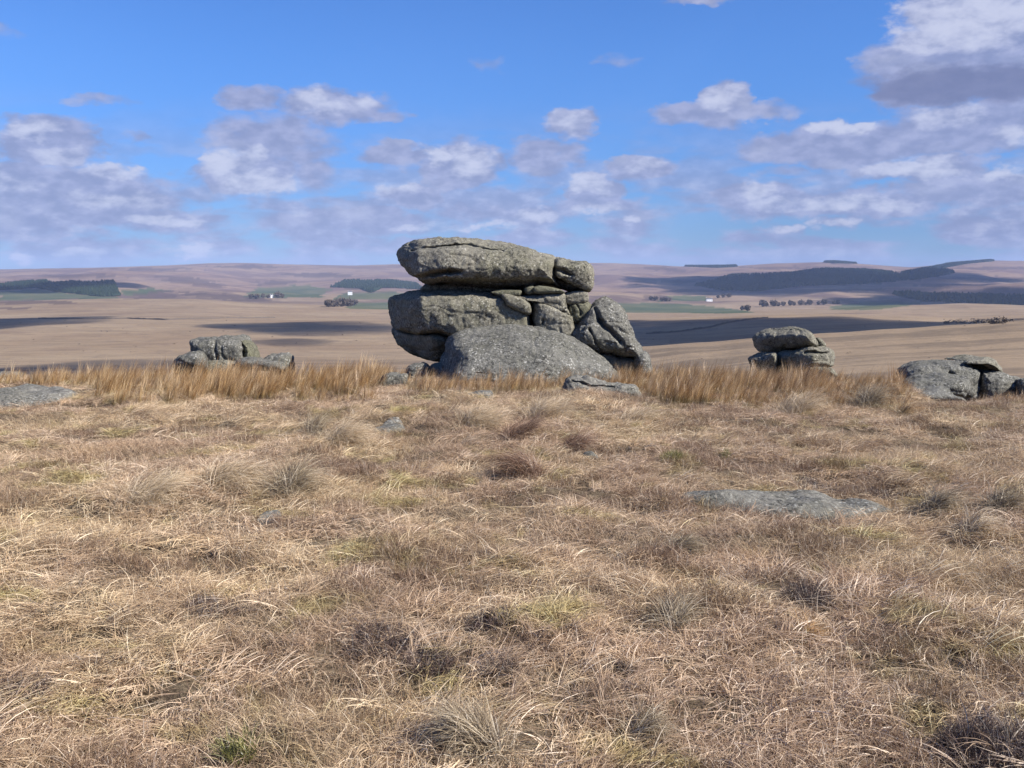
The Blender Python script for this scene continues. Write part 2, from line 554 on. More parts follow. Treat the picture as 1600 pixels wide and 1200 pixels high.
# ---- land materials
def land_material():
    m, N = new_mat('moorland_grass')
    geo = N.n('ShaderNodeNewGeometry')
    P = geo.outputs['Position']
    at = N.n('ShaderNodeAttribute', attribute_name='cover')
    sc = N.n('ShaderNodeSeparateColor', {0: at.outputs['Color']})
    flatP = N.n('ShaderNodeVectorMath', {0: P, 1: (1, 1, 0)}, operation='MULTIPLY').outputs[0]
    dist = N.n('ShaderNodeVectorMath', {0: flatP}, operation='LENGTH').outputs['Value']
    base = N.ramp(N.noise(flatP, 0.006, 6.0, 0.6), [(0.3, (0.245, 0.175, 0.105)), (0.5, (0.30, 0.225, 0.135)), (0.7, (0.345, 0.27, 0.165))])
    # hill-scale patches of heather and bracken
    pt_ = N.ss(N.noise(flatP, 0.0022, 7.0, 0.66, 0.6), 0.46, 0.56)
    base = N.mix(N.m('MULTIPLY', pt_, N.ss(dist, 2200.0, 3200.0, 0.0, 0.8)), base, (0.085, 0.062, 0.058))
    pt2 = N.ss(N.noise(flatP, 0.009, 6.0, 0.65, 0.4), 0.56, 0.66)
    base = N.mix(N.m('MULTIPLY', pt2, 0.5), base, (0.165, 0.12, 0.085))
    pt3 = N.ss(N.noise(flatP, 0.035, 7.0, 0.7, 0.8), 0.54, 0.64)
    base = N.mix(N.m('MULTIPLY', pt3, 0.38), base, (0.14, 0.105, 0.075))
    # farther moor is more heather-brown
    base = N.mix(N.ss(dist, 2400.0, 4500.0, 0.0, 0.45), base, (0.255, 0.165, 0.135))
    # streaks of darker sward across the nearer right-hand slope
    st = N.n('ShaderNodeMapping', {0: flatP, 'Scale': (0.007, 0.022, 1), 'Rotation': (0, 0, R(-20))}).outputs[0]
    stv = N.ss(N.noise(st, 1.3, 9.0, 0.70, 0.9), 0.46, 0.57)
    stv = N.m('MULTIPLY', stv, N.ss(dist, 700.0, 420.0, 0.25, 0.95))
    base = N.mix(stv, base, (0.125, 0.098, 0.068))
    # tufts and specks
    sp = N.ss(N.noise(flatP, 0.12, 5.0, 0.7), 0.60, 0.68)
    base = N.mix(N.m('MULTIPLY', sp, 0.6), base, (0.10, 0.078, 0.055))
    fine = N.noise(flatP, 0.9, 4.0, 0.7)
    base = N.mix(N.ss(dist, 900.0, 60.0, 0.0, 0.5), base, N.mix(fine, (0.16, 0.12, 0.075), (0.42, 0.33, 0.21)), 'MIX')
    gcol = N.ramp(N.noise(flatP, 0.004, 3.0, 0.5), [(0.4, (0.050, 0.088, 0.040)), (0.6, (0.105, 0.125, 0.060))])
    base = N.mix(N.m('MULTIPLY', sc.outputs[0], 0.85), base, gcol)
    base = N.mix(N.m('MULTIPLY', sc.outputs[1], 0.75), base, (0.10, 0.072, 0.06))
    base = N.mix(N.m('MULTIPLY', sc.outputs[2], 0.9), base, (0.03, 0.035, 0.02))
    base = N.mix(1.0, base, (0.81, 0.79, 0.86), 'MULTIPLY')
    bs = N.n('ShaderNodeBsdfPrincipled', {'Base Color': base, 'Roughness': 1.0})
    bs.inputs['Specular IOR Level'].default_value = 0.05
    bmp = N.n('ShaderNodeBump', {'Height': N.noise(flatP, 0.05, 6.0, 0.65), 'Strength': 0.5, 'Distance': 3.0})
    N.t.links.new(bmp.outputs[0], bs.inputs['Normal'])
    N.n('ShaderNodeOutputMaterial', {'Surface': bs.outputs[0]})
    return m


def turf_material():
    m, N = new_mat('dead_grass_thatch')
    geo = N.n('ShaderNodeNewGeometry')
    P = geo.outputs['Position']
    a = N.noise(P, 9.0, 8.0, 0.7, 0.5)
    b = N.noise(P, 70.0, 4.0, 0.7, 0.8)
    c = N.mix(b, (0.10, 0.07, 0.045), (0.40, 0.31, 0.20))
    c = N.mix(N.ss(a, 0.35, 0.6), (0.09, 0.065, 0.045), c)
    c = N.mix(1.0, c, (0.8, 0.8, 0.8), 'MULTIPLY')
    bs = N.n('ShaderNodeBsdfPrincipled', {'Base Color': c, 'Roughness': 1.0})
    bs.inputs['Specular IOR Level'].default_value = 0.05
    bmp = N.n('ShaderNodeBump', {'Height': N.m('ADD', a, b), 'Strength': 0.8, 'Distance': 0.03})
    N.t.links.new(bmp.outputs[0], bs.inputs['Normal'])
    N.n('ShaderNodeOutputMaterial', {'Surface': bs.outputs[0]})
    return m


M_LAND = land_material()
M_TURF = turf_material()
hm = build_far_land()
hm.materials.append(M_LAND)
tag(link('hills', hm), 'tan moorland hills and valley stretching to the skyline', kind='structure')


def build_turf():
    s = 0.11
    xs = np.arange(-24, 24.01, s)
    ys = np.arange(-9, 24.01, s)
    XX, YY = np.meshgrid(xs, ys, indexing='ij')
    x, y = XX.ravel(), YY.ravel()
    r = np.hypot(x, y)
    z = H(x, y) - 1.3 * smooth(r, 22, 24) - 1.3 * smooth(-y, 7.5, 8.9)
    nx, ny = len(xs), len(ys)
    idx = np.arange(nx * ny).reshape(nx, ny)
    Fc = np.stack([idx[:-1, :-1], idx[1:, :-1], idx[1:, 1:], idx[:-1, 1:]], -1).reshape(-1, 4)
    keep = (r[Fc] < 24.2).all(1)
    return mesh_np('ground', np.stack([x, y, z], -1), Fc[keep], M_TURF)


tag(link('ground', build_turf()), 'thatch of dead moor grass underfoot on the hilltop', kind='structure')


# ------------------------------------------------------------------ rocks
def rock_material(name, base, dark, pale, olive, sp=1.0):
    m, N = new_mat(name)
    tcn = N.n('ShaderNodeTexCoord')
    geo = N.n('ShaderNodeNewGeometry')
    P = geo.outputs['Position']
    big = N.noise(P, 1.3, 6.0, 0.62, 0.4)
    mid = N.noise(P, 6.0, 6.0, 0.68, 0.3)
    fin = N.noise(P, 38.0, 5.0, 0.75)
    c = N.mix(N.ss(big, 0.38, 0.64), base, olive)
    c = N.mix(N.m('MULTIPLY', N.ss(mid, 0.35, 0.65), 0.5), c, [v * 1.25 for v in base])
    # dark lichen crust in broken spots
    dkm = N.m('MULTIPLY', N.ss(N.noise(P, 22.0, 6.0, 0.75), 0.49, 0.57), N.ss(N.noise(P, 2.3, 5.0, 0.6), 0.38, 0.60, 0.35, 1.0))
    c = N.mix(N.m('MULTIPLY', dkm, 0.85), c, dark)
    # pale lichen rosettes
    vor = N.n('ShaderNodeTexVoronoi', {'Vector': P, 'Scale': 19.0, 'Randomness': 1.0})
    vn = N.m('ADD', vor.outputs['Distance'], N.m('MULTIPLY', N.noise(P, 60.0, 3.0, 0.7), 0.5))
    pm = N.m('MULTIPLY', N.ss(vn, 0.62, 0.45), N.ss(N.noise(P, 4.2, 4.0, 0.6), 0.46, 0.60))
    c = N.mix(N.m('MULTIPLY', pm, 0.75 * sp), c, pale)
    pm2 = N.ss(N.noise(P, 42.0, 4.0, 0.7), 0.57, 0.64)
    c = N.mix(N.m('MULTIPLY', pm2, 0.6 * sp), c, pale)
    # rain streaks
    stp = N.n('ShaderNodeMapping', {0: P, 'Scale': (7.0, 7.0, 0.9)}).outputs[0]
    c = N.mix(N.m('MULTIPLY', N.ss(N.noise(stp, 1.0, 4.0, 0.6), 0.52, 0.68), 0.35), c, dark)
    c = N.mix(N.m('MULTIPLY', N.ss(fin, 0.3, 0.7), 0.45), c, N.mix(1.0, c, (0.55, 0.55, 0.55), 'MULTIPLY'))
    c = N.mix(1.0, c, (0.86, 0.855, 0.84), 'MULTIPLY')
    bs = N.n('ShaderNodeBsdfPrincipled', {'Base Color': c, 'Roughness': 0.95})
    bs.inputs['Specular IOR Level'].default_value = 0.2
    hh = N.m('ADD', N.m('MULTIPLY', mid, 0.8), N.m('MULTIPLY', fin, 0.35))
    bmp = N.n('ShaderNodeBump', {'Height': hh, 'Strength': 0.9, 'Distance': 0.05})
    N.t.links.new(bmp.outputs[0], bs.inputs['Normal'])
    N.n('ShaderNodeOutputMaterial', {'Surface': bs.outputs[0]})
    return m


M_TOR = rock_material('weathered_granite', (0.245, 0.226, 0.180), (0.032, 0.030, 0.025), (0.56, 0.53, 0.44), (0.190, 0.180, 0.125), 1.0)
M_GREY = rock_material('grey_lichened_granite', (0.185, 0.178, 0.155), (0.030, 0.029, 0.027), (0.53, 0.515, 0.47), (0.135, 0.130, 0.105), 1.0)
M_MOSS = rock_material('mossy_granite', (0.165, 0.158, 0.112), (0.035, 0.035, 0.025), (0.44, 0.43, 0.32), (0.150, 0.150, 0.085), 0.7)


M_SLAB = rock_material('pale_slab_granite', (0.225, 0.212, 0.182), (0.036, 0.035, 0.032), (0.52, 0.505, 0.45), (0.17, 0.162, 0.13), 1.0)


def signed_offset(poly, s, cx, cz, sx, sz):
    return [((x - cx) * sx + cx, (z - cz) * sz + cz) for x, z in poly]


def polyline_dist(px, py, line):
    best = np.full(px.shape, 1e9)
    for (x0, y0), (x1, y1) in zip(line[:-1], line[1:]):
        dx, dy = x1 - x0, y1 - y0
        t = np.clip(((px - x0) * dx + (py - y0) * dy) / (dx * dx + dy * dy + 1e-9), 0, 1)
        best = np.minimum(best, np.hypot(px - x0 - t * dx, py - y0 - t * dy))
    return best


def catmull(poly, n=4):
    P = np.array(poly, dtype=float)
    out = []
    L = len(P)
    for i in range(L):
        p0, p1, p2, p3 = P[i - 1], P[i], P[(i + 1) % L], P[(i + 2) % L]
        for k in range(n):
            t = k / n
            c = 0.5 * ((2 * p1) + (-p0 + p2) * t + (2 * p0 - 5 * p1 + 4 * p2 - p3) * t * t + (-p0 + 3 * p1 - 3 * p2 + p3) * t ** 3)
            out.append(tuple(0.75 * c + 0.25 * (p1 * (1 - t) + p2 * t)))
    return out


ROCK_SEED = [100]


def soft_interp(v, knots, w_=9.0):
    g = np.linspace(knots[0][0] - 120, knots[-1][0] + 120, 1200)
    f = np.interp(g, [a for a, b in knots], [b for a, b in knots])
    st = g[1] - g[0]
    kx = np.arange(-60, 61) * st
    kk = np.exp(-(kx / w_) ** 2)
    f = np.convolve(np.pad(f, 60, mode='edge'), kk / kk.sum(), mode='valid')
    return np.interp(v, g, f)


def rock(label, outline, Y, depth, mat, voxel=0.02, p=3.2, plan=None, tilt=None, cracks=(), amp=1.0, cat='rock', name='rock', group=None, nsmooth=3, ledges=(), grow=0.0):
    """outline: silhouette measured in the photograph; Y: distance of the rock's middle; depth: its thickness front to back;
    plan / tilt: how far the rock steps back along its width / height; cracks: (points, width px, depth m)"""
    ROCK_SEED[0] += 7
    seed = ROCK_SEED[0]
    if grow:
        mx, my = sum(a for a, b in outline) / len(outline), sum(b for a, b in outline) / len(outline)
        outline = [(a + grow * (a - mx) / max(6.0, math.hypot(a - mx, b - my)), b + grow * (b - my) / max(6.0, math.hypot(a - mx, b - my))) for a, b in outline]
    outl = catmull(outline, 4)
    W = np.array([pt(a, b, Y) for a, b in outl])
    xz = [(q[0], q[2]) for q in W]
    xs_, zs_ = [q[0] for q in xz], [q[1] for q in xz]
    cx, cz = 0.5 * (min(xs_) + max(xs_)), 0.5 * (min(zs_) + max(zs_))
    wx, wz = max(xs_) - min(xs_), max(zs_) - min(zs_)
    bm = bmesh.new()
    rings = []
    ts = [-1.0, -0.96, -0.86, -0.65, -0.3, 0.0, 0.3, 0.65, 0.86, 0.96, 1.0]
    for t in ts:
        q = max(1e-3, 1 - abs(t) ** p) ** (1.0 / p)
        inset = (1 - q) * min(wx, wz) * 0.5
        sx = max(0.05, 1 - 2 * inset / wx)
        sz = max(0.05, 1 - 2 * inset / wz)
        pl = signed_offset(xz, 1, cx, cz, sx, sz)
        if t < 0:      # the nearer faces are a little smaller, as the outline was measured on all of them
            k_ = (Y + t * depth * 0.5) / Y
            pl = [(a * k_, EYE + (b - EYE) * k_) for a, b in pl]
        rings.append([bm.verts.new((a, Y + t * depth * 0.5, b)) for a, b in pl])
    n = len(outl)
    for a, b in zip(rings[:-1], rings[1:]):
        for i in range(n):
            j = (i + 1) % n
            bm.faces.new((a[i], a[j], b[j], b[i]))
    bm.faces.new(rings[0][::-1])
    bm.faces.new(rings[-1])
    bmesh.ops.recalc_face_normals(bm, faces=bm.faces)
    me = bpy.data.meshes.new('tmp_rock')
    bm.to_mesh(me)
    bm.free()
    ob = bpy.data.objects.new('tmp_rock', me)
    COL.objects.link(ob)
    rm = ob.modifiers.new('r', 'REMESH')
    rm.mode = 'VOXEL'
    rm.voxel_size = voxel
    rm.use_smooth_shade = True
    sm = ob.modifiers.new('s', 'SMOOTH')
    sm.factor = 0.5
    sm.iterations = nsmooth
    dg = bpy.context.evaluated_depsgraph_get()
    me2 = bpy.data.meshes.new_from_object(ob.evaluated_get(dg))
    bpy.data.objects.remove(ob)
    bpy.data.meshes.remove(me)
    nv = len(me2.vertices)
    co = np.empty(nv * 3, dtype=np.float32)
    me2.vertices.foreach_get('co', co)
    co = co.reshape(-1, 3).astype(float)
    no = np.empty(nv * 3, dtype=np.float32)
    me2.vertex_normals.foreach_get('vector', no)
    no = no.reshape(-1, 3).astype(float)
    dz = co[:, 2] - EYE
    fw = co[:, 1] * math.cos(TH) - dz * math.sin(TH)
    px = 800 + F * co[:, 0] / fw
    py = 600 - F * (co[:, 1] * math.sin(TH) + dz * math.cos(TH)) / fw
    # shape noise
    big = fbm(co[:, 0] * 1.3, co[:, 1] * 1.3, co[:, 2] * 1.9, seed=seed, octs=3)
    med = fbm(co[:, 0] * 5, co[:, 1] * 5, co[:, 2] * 6, seed=seed + 1, octs=4, gain=0.55)
    fin = fbm(co[:, 0] * 15, co[:, 1] * 15, co[:, 2] * 15, seed=seed + 2, octs=3, gain=0.7)
    size = min(wx, wz, depth)
    front = np.clip(-no[:, 1], 0, 1)
    disp = amp * ((0.045 * (1 + 0.5 * front)) * big + 0.034 * med + 0.016 * fin) * min(1.0, 0.22 + size / 0.6)
    cr = 1 - np.abs(vnoise(co[:, 0] * 1.5 + 0.5 * big, co[:, 1] * 1.5, co[:, 2] * 4.2 + 0.8 * big, seed=seed + 20))
    cr2 = 1 - np.abs(vnoise(co[:, 0] * 4.5, co[:, 1] * 4.5, co[:, 2] * 5.5 + big, seed=seed + 21))
    disp -= amp * (0.030 * np.clip(cr, 0, 1) ** 14 + 0.012 * np.clip(cr2, 0, 1) ** 10) * min(1.0, 0.22 + size / 0.6)
    # weathered horizontal joints
    zz = co[:, 2] + 0.07 * fbm(co[:, 0] * 0.8, co[:, 1] * 0.8, seed=seed + 5, octs=2)
    for (zp, wdt, dep) in ledges:
        zc = pt(800, zp, Y)[2]
        disp -= dep * np.exp(-((zz - zc) / wdt) ** 2)
    co = co + no * disp[:, None]
    for (line, wpx, dep) in cracks:
        j = 2.0 * fbm(co[:, 0] * 6, co[:, 2] * 6, seed=seed + 8, octs=3)
        dd = polyline_dist(px + j, py + j, line)
        wv_ = wpx * (1 + 0.75 * fbm(co[:, 0] * 6, co[:, 2] * 6, seed=seed + 9, octs=2))
        f = np.exp(-(dd / wv_) ** 2 * 1.2) * (no[:, 1] < 0.15) * (co[:, 1] < Y + 0.1 * depth)
        co[:, 1] += dep * f * (0.75 + 0.7 * fbm(co[:, 0] * 4, co[:, 2] * 4, seed=seed + 12, octs=2))
    if plan:
        dy = soft_interp(px, plan, 3.5)
        ry = dy / co[:, 1]
        co[:, 0] *= 1 + ry
        co[:, 2] = EYE + (co[:, 2] - EYE) * (1 + ry)
        co[:, 1] += dy
    if tilt:
        dy = soft_interp(py, tilt, 6.0)
        ry = dy / co[:, 1]
        co[:, 0] *= 1 + ry
        co[:, 2] = EYE + (co[:, 2] - EYE) * (1 + ry)
        co[:, 1] += dy
    base = np.array([cx, Y, co[:, 2].min()])
    me2.vertices.foreach_set('co', (co - base).astype(np.float32).ravel())
    me2.update()
    me2.materials.clear()
    me2.materials.append(mat)
    me2.name = name
    o = link(name, me2, loc=tuple(base))
    tag(o, label, cat, group)
    return o


def c2(pts):                      # crop coordinates of the enlarged view 580..1040 -> photograph
    return [(580 + a / 3.478, 350 + b / 3.478) for a, b in pts]


# --- the main tor
TG = 'stacked rocks of the main tor'
rock('long rounded granite capstone lying on top of the main tor',
     c2([(143, 165), (160, 128), (205, 100), (270, 84), (350, 77), (450, 77), (560, 87), (660, 96), (760, 111), (840, 128), (925, 156), (1003, 183),
         (1006, 230), (998, 262), (1010, 312), (1042, 352), (985, 340), (920, 331), (870, 348), (800, 348), (700, 350), (610, 340), (520, 330), (400, 322), (310, 330), (255, 305), (205, 265), (165, 220)]),
     18.0, 2.5, M_TOR, 0.018, p=5.0, plan=[(620, 1.0), (652, 0.2), (690, 0.0), (830, 0.0), (870, 0.1)], tilt=[(372, 0.55), (392, 0.12), (420, -0.03), (436, 0.0), (447, 0.28)],
     cracks=[(c2([(215, 140), (280, 128), (370, 117), (500, 112), (570, 125), (640, 133), (720, 142)]), 2.2, 0.22),
             (c2([(245, 292), (330, 285), (390, 262), (450, 258), (490, 264)]), 3.0, 0.30),
             (c2([(690, 150), (720, 145)]), 1.5, 0.1)], group=TG)
rock('cracked square block forming the right end of the capstone',
     c2([(1006, 188), (1060, 190), (1105, 210), (1160, 208), (1195, 235), (1200, 300), (1198, 345), (1165, 362), (1110, 335), (1060, 305), (1003, 285), (1004, 235)]),
     17.95, 2.0, M_TOR, 0.018, p=7, grow=1.5, nsmooth=2, tilt=[(403, 0.25), (415, 0), (456, 0.05)], cracks=[(c2([(1010, 245), (1050, 255), (1080, 275), (1095, 278)]), 2.0, 0.22), (c2([(1150, 215), (1160, 260)]), 1.2, 0.05)], group=TG)
rock('shaded rock recessed under the right end of the capstone',
     c2([(1000, 290), (1060, 295), (1190, 330), (1195, 362), (1160, 372), (1080, 368), (1030, 352), (1000, 320)]), 18.35, 1.7, M_TOR, 0.022, p=4, group=TG)
rock('dark rock wedged in the gap below the capstone',
     c2([(272, 345), (300, 322), (400, 315), (560, 322), (700, 340), (850, 345), (870, 372), (700, 385), (500, 380), (330, 378), (265, 362)]), 18.55, 1.7, M_TOR, 0.022, p=4, group=TG)
rock('big blunt slab at lower left of the main tor',
     c2([(93, 425), (110, 398), (180, 376), (270, 362), (400, 359), (560, 364), (680, 376), (738, 392), (742, 425), (785, 452), (850, 486), (862, 550), (862, 640), (700, 660), (500, 640),
         (405, 606), (340, 598), (260, 602), (190, 590), (122, 574), (100, 490)]),
     17.9, 2.3, M_TOR, 0.018, p=7.0, plan=[(606, 1.5), (640, 0.35), (658, 0.02), (700, 0), (830, 0.08)], tilt=[(453, 0.4), (462, 0.06), (480, 0), (525, 0.05)],
     cracks=[(c2([(470, 590), (500, 610)]), 1.2, 0.05)], group=TG)
rock('shadowed undercut block beneath the blunt lower slab',
     c2([(122, 568), (190, 586), (260, 600), (340, 598), (408, 610), (420, 700), (400, 745), (300, 735), (215, 702), (152, 655), (125, 612)]),
     17.9, 2.1, M_TOR, 0.02, p=6, grow=1, plan=[(614, 1.6), (650, 0.7), (676, 0.02), (700, 0.0)], tilt=[(515, 0.05), (535, 0.05), (560, 0.5)], group=TG)
rock('thin flat stone squeezed under the middle of the capstone',
     c2([(655, 372), (668, 364), (720, 360), (800, 361), (809, 372), (800, 388), (752, 391), (690, 386)]), 17.35, 1.0, M_MOSS, 0.014, p=6, amp=0.7, grow=2.5, group=TG)
rock('broken slab lying along the stepped crack above the gap',
     c2([(716, 390), (735, 386), (785, 398), (845, 424), (862, 450), (860, 482), (840, 484), (790, 456), (748, 438), (736, 415)]), 17.3, 1.1, M_TOR, 0.015, p=6, amp=0.8, grow=2.5, group=TG)
rock('small rounded mossy stone under the capstone',
     c2([(838, 350), (870, 338), (884, 350), (884, 375), (855, 381), (838, 374)]), 17.3, 0.8, M_MOSS, 0.014, p=6, amp=0.7, grow=2.5, group=TG)
rock('low mossy wedge stone right of the small rounded one',
     c2([(888, 347), (905, 341), (925, 340), (980, 349), (1035, 362), (1040, 374), (960, 375), (892, 377)]), 17.3, 1.0, M_MOSS, 0.014, p=6, amp=0.7, grow=2.5, group=TG)
rock('upper middle block crossed below by a slanting crack',
     c2([(800, 392), (880, 386), (1000, 377), (1044, 382), (1050, 430), (1072, 470), (1078, 498), (1010, 474), (960, 440), (890, 424), (840, 412)]),
     17.55, 1.5, M_TOR, 0.016, p=8, amp=0.9, grow=2.5, nsmooth=2, tilt=[(457, .12), (464, 0), (495, 0.03)], group=TG)
rock('pinkish lower middle block beside the dark gap',
     c2([(888, 430), (955, 443), (1008, 478), (1078, 503), (1088, 535), (1094, 575), (1078, 640), (990, 660), (905, 640), (900, 560), (884, 500)]),
     17.5, 1.5, M_TOR, 0.016, p=8, amp=0.9, grow=3, nsmooth=2, plan=[(828, 0.35), (840, 0.05), (870, 0)], cracks=[([(850, 500), (848, 506)], 2.2, 0.1)], group=TG)
rock('dark rock deep inside the gap of the tor',
     c2([(820, 400), (900, 410), (930, 500), (930, 640), (840, 640), (840, 500)]), 18.6, 1.4, M_TOR, 0.025, p=4, group=TG)
rock('flat block at right under the cracked capstone end',
     c2([(1048, 385), (1100, 374), (1158, 372), (1172, 392), (1166, 418), (1120, 428), (1070, 432), (1050, 415)]), 17.7, 1.3, M_TOR, 0.015, p=7, amp=0.9, grow=2.5, nsmooth=2, group=TG)
rock('rounded olive block beneath the flat right block',
     c2([(1074, 442), (1110, 432), (1165, 428), (1184, 452), (1176, 485), (1150, 525), (1112, 542), (1084, 528), (1072, 485)]), 17.65, 1.3, M_MOSS, 0.015, p=5, amp=1.0, grow=3, nsmooth=2,
     cracks=[(c2([(1120, 440), (1138, 470), (1140, 500)]), 1.4, 0.08)], group=TG)
rock('little chock stone left of the leaning boulder',
     c2([(1092, 545), (1112, 545), (1116, 575), (1090, 605), (1084, 580)]), 17.5, 0.8, M_TOR, 0.015, p=6, amp=0.7, grow=3, group=TG)
rock('pointed boulder leaning at the right of the main tor',
     c2([(1066, 615), (1110, 552), (1180, 470), (1228, 415), (1270, 402), (1300, 404), (1335, 424), (1390, 490), (1420, 560), (1435, 620), (1462, 660), (1482, 700), (1468, 732), (1440, 730), (1370, 722), (1250, 702), (1180, 700), (1100, 680)]),
     17.2, 1.5, M_GREY, 0.016, p=2.9, tilt=[(466, 0.35), (500, 0.1), (550, -0.05)], amp=1.3,
     cracks=[(c2([(1222, 462), (1235, 510), (1262, 552), (1300, 580), (1330, 615), (1352, 642)]), 3.2, 0.20),
             (c2([(1186, 572), (1205, 612), (1222, 650), (1250, 684)]), 1.8, 0.14), (c2([(1330, 560), (1390, 600)]), 2.5, 0.05)], group=TG)
rock('pale stone at the foot of the leaning boulder',
     c2([(1425, 745), (1440, 712), (1475, 694), (1500, 702), (1526, 745), (1550, 860), (1420, 860)]), 16.9, 0.8, M_GREY, 0.015, p=2.8, amp=0.7, group=TG)
rock('shaded bedrock in the hollow beneath the leaning boulder',
     c2([(1150, 690), (1240, 694), (1370, 712), (1440, 722), (1455, 760), (1450, 880), (1150, 880)]), 17.5, 1.4, M_TOR, 0.025, p=4, group=TG)
rock('broad low whaleback boulder in front of the main tor',
     c2([(366, 980), (378, 760), (398, 700), (400, 640), (432, 604), (500, 572), (600, 548), (700, 540), (820, 546), (930, 570), (1050, 602), (1150, 650), (1235, 702), (1295, 752), (1345, 812), (1400, 980)]),
     16.1, 2.0, M_GREY, 0.018, p=2.2, tilt=[(503, 0.8), (516, 0.5), (540, 0.26), (570, 0.02), (600, -0.2)], plan=[(690, 0.6), (708, 0.05), (720, 0.0), (850, 0.0), (960, 0.35)], amp=0.8,
     cracks=[(c2([(890, 692), (930, 691), (962, 702)]), 1.3, 0.05), (c2([(1000, 640), (1080, 690), (1140, 720)]), 1.6, 0.03), (c2([(600, 600), (680, 590)]), 1.2, 0.03)], group=TG)
rock('round dark stone half hidden under the left end of the tor',
     c2([(178, 830), (188, 785), (225, 758), (290, 752), (320, 775), (325, 840), (290, 880), (190, 880)]), 16.6, 0.9, M_GREY, 0.018, p=2.6, amp=0.8)
rock('dark stone tucked between tor and whaleback boulder',
     c2([(305, 800), (325, 762), (370, 752), (410, 760), (420, 860), (310, 860)]), 16.9, 0.9, M_TOR, 0.018, p=3, amp=0.8)
rock('squarish grey stone in the rushes left of the tor',
     c2([(20, 880), (60, 822), (110, 808), (190, 816), (200, 850), (195, 910), (40, 920)]), 15.4, 0.8, M_SLAB, 0.018, p=4, amp=0.6)

# --- low stones in the grass
def slab(label, px0, px1, py0, py1, mat=M_SLAB, rise=0.06, seed=0, cat='rock', Yadd=0.0):
    """low stone showing through the turf: its plan is what the photograph shows between the two rows"""
    a = ground_at((px0 + px1) / 2, py1 - 1)
    b = ground_at((px0 + px1) / 2, py0 + 1)
    y0, y1 = a[1], max(b[1], a[1] + 0.25)
    cxp = (px0 + px1) / 2
    yc = (y0 + y1) / 2
    hw = (px1 - px0) / 2 * yc / F
    cx = (cxp - 800) / F * yc
    n, k = 90, 60
    g1, g2 = np.meshgrid(np.linspace(-1.25, 1.25, n), np.linspace(-1.25, 1.25, k), indexing='ij')
    u, v = g1.ravel(), g2.ravel()
    lx, ly = u * hw, v * (y1 - y0) / 2
    x, y = cx + lx, yc + ly + Yadd
    rr_ = np.hypot(u, v * 1.02)
    ang = np.arctan2(v, u)
    edge = 0.95 + 0.16 * fbm(np.cos(ang) * 1.6 + seed, np.sin(ang) * 1.6, seed=seed, octs=3)
    q = rr_ / edge
    g = H(x, y)
    top = rise * np.sqrt(np.clip(1 - q ** 3.0, 0, 1)) + 0.018 * fbm(x * 4, y * 4, seed=seed + 3, octs=4) * (q < 1.2) + 0.010 * fbm(x * 14, y * 14, seed=seed + 4, octs=3)
    z = g + np.where(q < 1, top, -0.12 * np.clip((q - 1) * 4, 0, 1)) + 0.025
    idx = np.arange(n * k).reshape(n, k)
    Fc = np.stack([idx[:-1, :-1], idx[1:, :-1], idx[1:, 1:], idx[:-1, 1:]], -1).reshape(-1, 4)
    V = np.stack([x, y, z], -1)
    # closed underside
    Vb = V.copy()
    Vb[:, 2] -= 0.25
    nb = len(V)
    Fb = Fc[:, ::-1] + nb
    ring = np.concatenate([idx[:-1, 0], idx[-1, :-1], idx[1:, -1][::-1], idx[0, 1:][::-1]])
    nx_ = np.roll(ring, -1)
    Fr = np.stack([ring, ring + nb, nx_ + nb, nx_], -1)
    base = np.array([cx, yc, float(g.mean()) - 0.1])
    me = mesh_np('flat_rock', np.vstack([V, Vb]) - base, np.vstack([Fc, Fb, Fr]), mat)
    o = link('flat_rock', me, loc=tuple(base))
    tag(o, label, cat)
    SLABS.append((cx, yc + Yadd, hw, (y1 - y0) / 2))
    return o


SLABS = []
slab('long flat speckled slab lying in the grass at right', 1056, 1402, 772, 813, rise=0.035, seed=11)
slab('broad blue grey slab at the left edge beside the rushes', -70, 108, 613, 642, rise=0.075, seed=12)
slab('small pale stone in the grass left of centre', 583, 630, 658, 684, rise=0.05, seed=13)
slab('tiny dark grey stone showing through grass at left', 394, 432, 812, 828, rise=0.0, seed=16)
rock('grey stone poking from the grass below the whaleback boulder', [(716, 644), (720, 622), (738, 611), (758, 609), (771, 615), (770, 644)], 12.9, 0.5, M_SLAB, 0.014, p=2.6, amp=0.8)
rock('low broken ledge in the rushes right of the whaleback boulder', [(876, 630), (882, 596), (900, 588), (930, 591), (960, 596), (985, 598), (1000, 606), (1006, 632), (940, 640)], 13.6, 0.6, M_SLAB, 0.014, p=3, amp=1.2,
     cracks=[([(895, 597), (925, 603), (960, 606)], 1.5, 0.08)])
rock('fist sized pale stone beside the brown tussocks', [(911, 722), (911, 712), (918, 707), (928, 708), (935, 716), (934, 724)], 9.1, 0.14, M_SLAB, 0.007, p=2.2, amp=1.5)
rock('flat pale rock at the far left behind the rushes', [(-30, 592), (-10, 583), (15, 580), (30, 584), (38, 600), (-30, 604)], 17.0, 0.7, M_SLAB, 0.02, p=2.6)


def c4(pts):                      # view 240..500 x 500..695
    return [(240 + a / 6.154, 500 + b / 6.154) for a, b in pts]


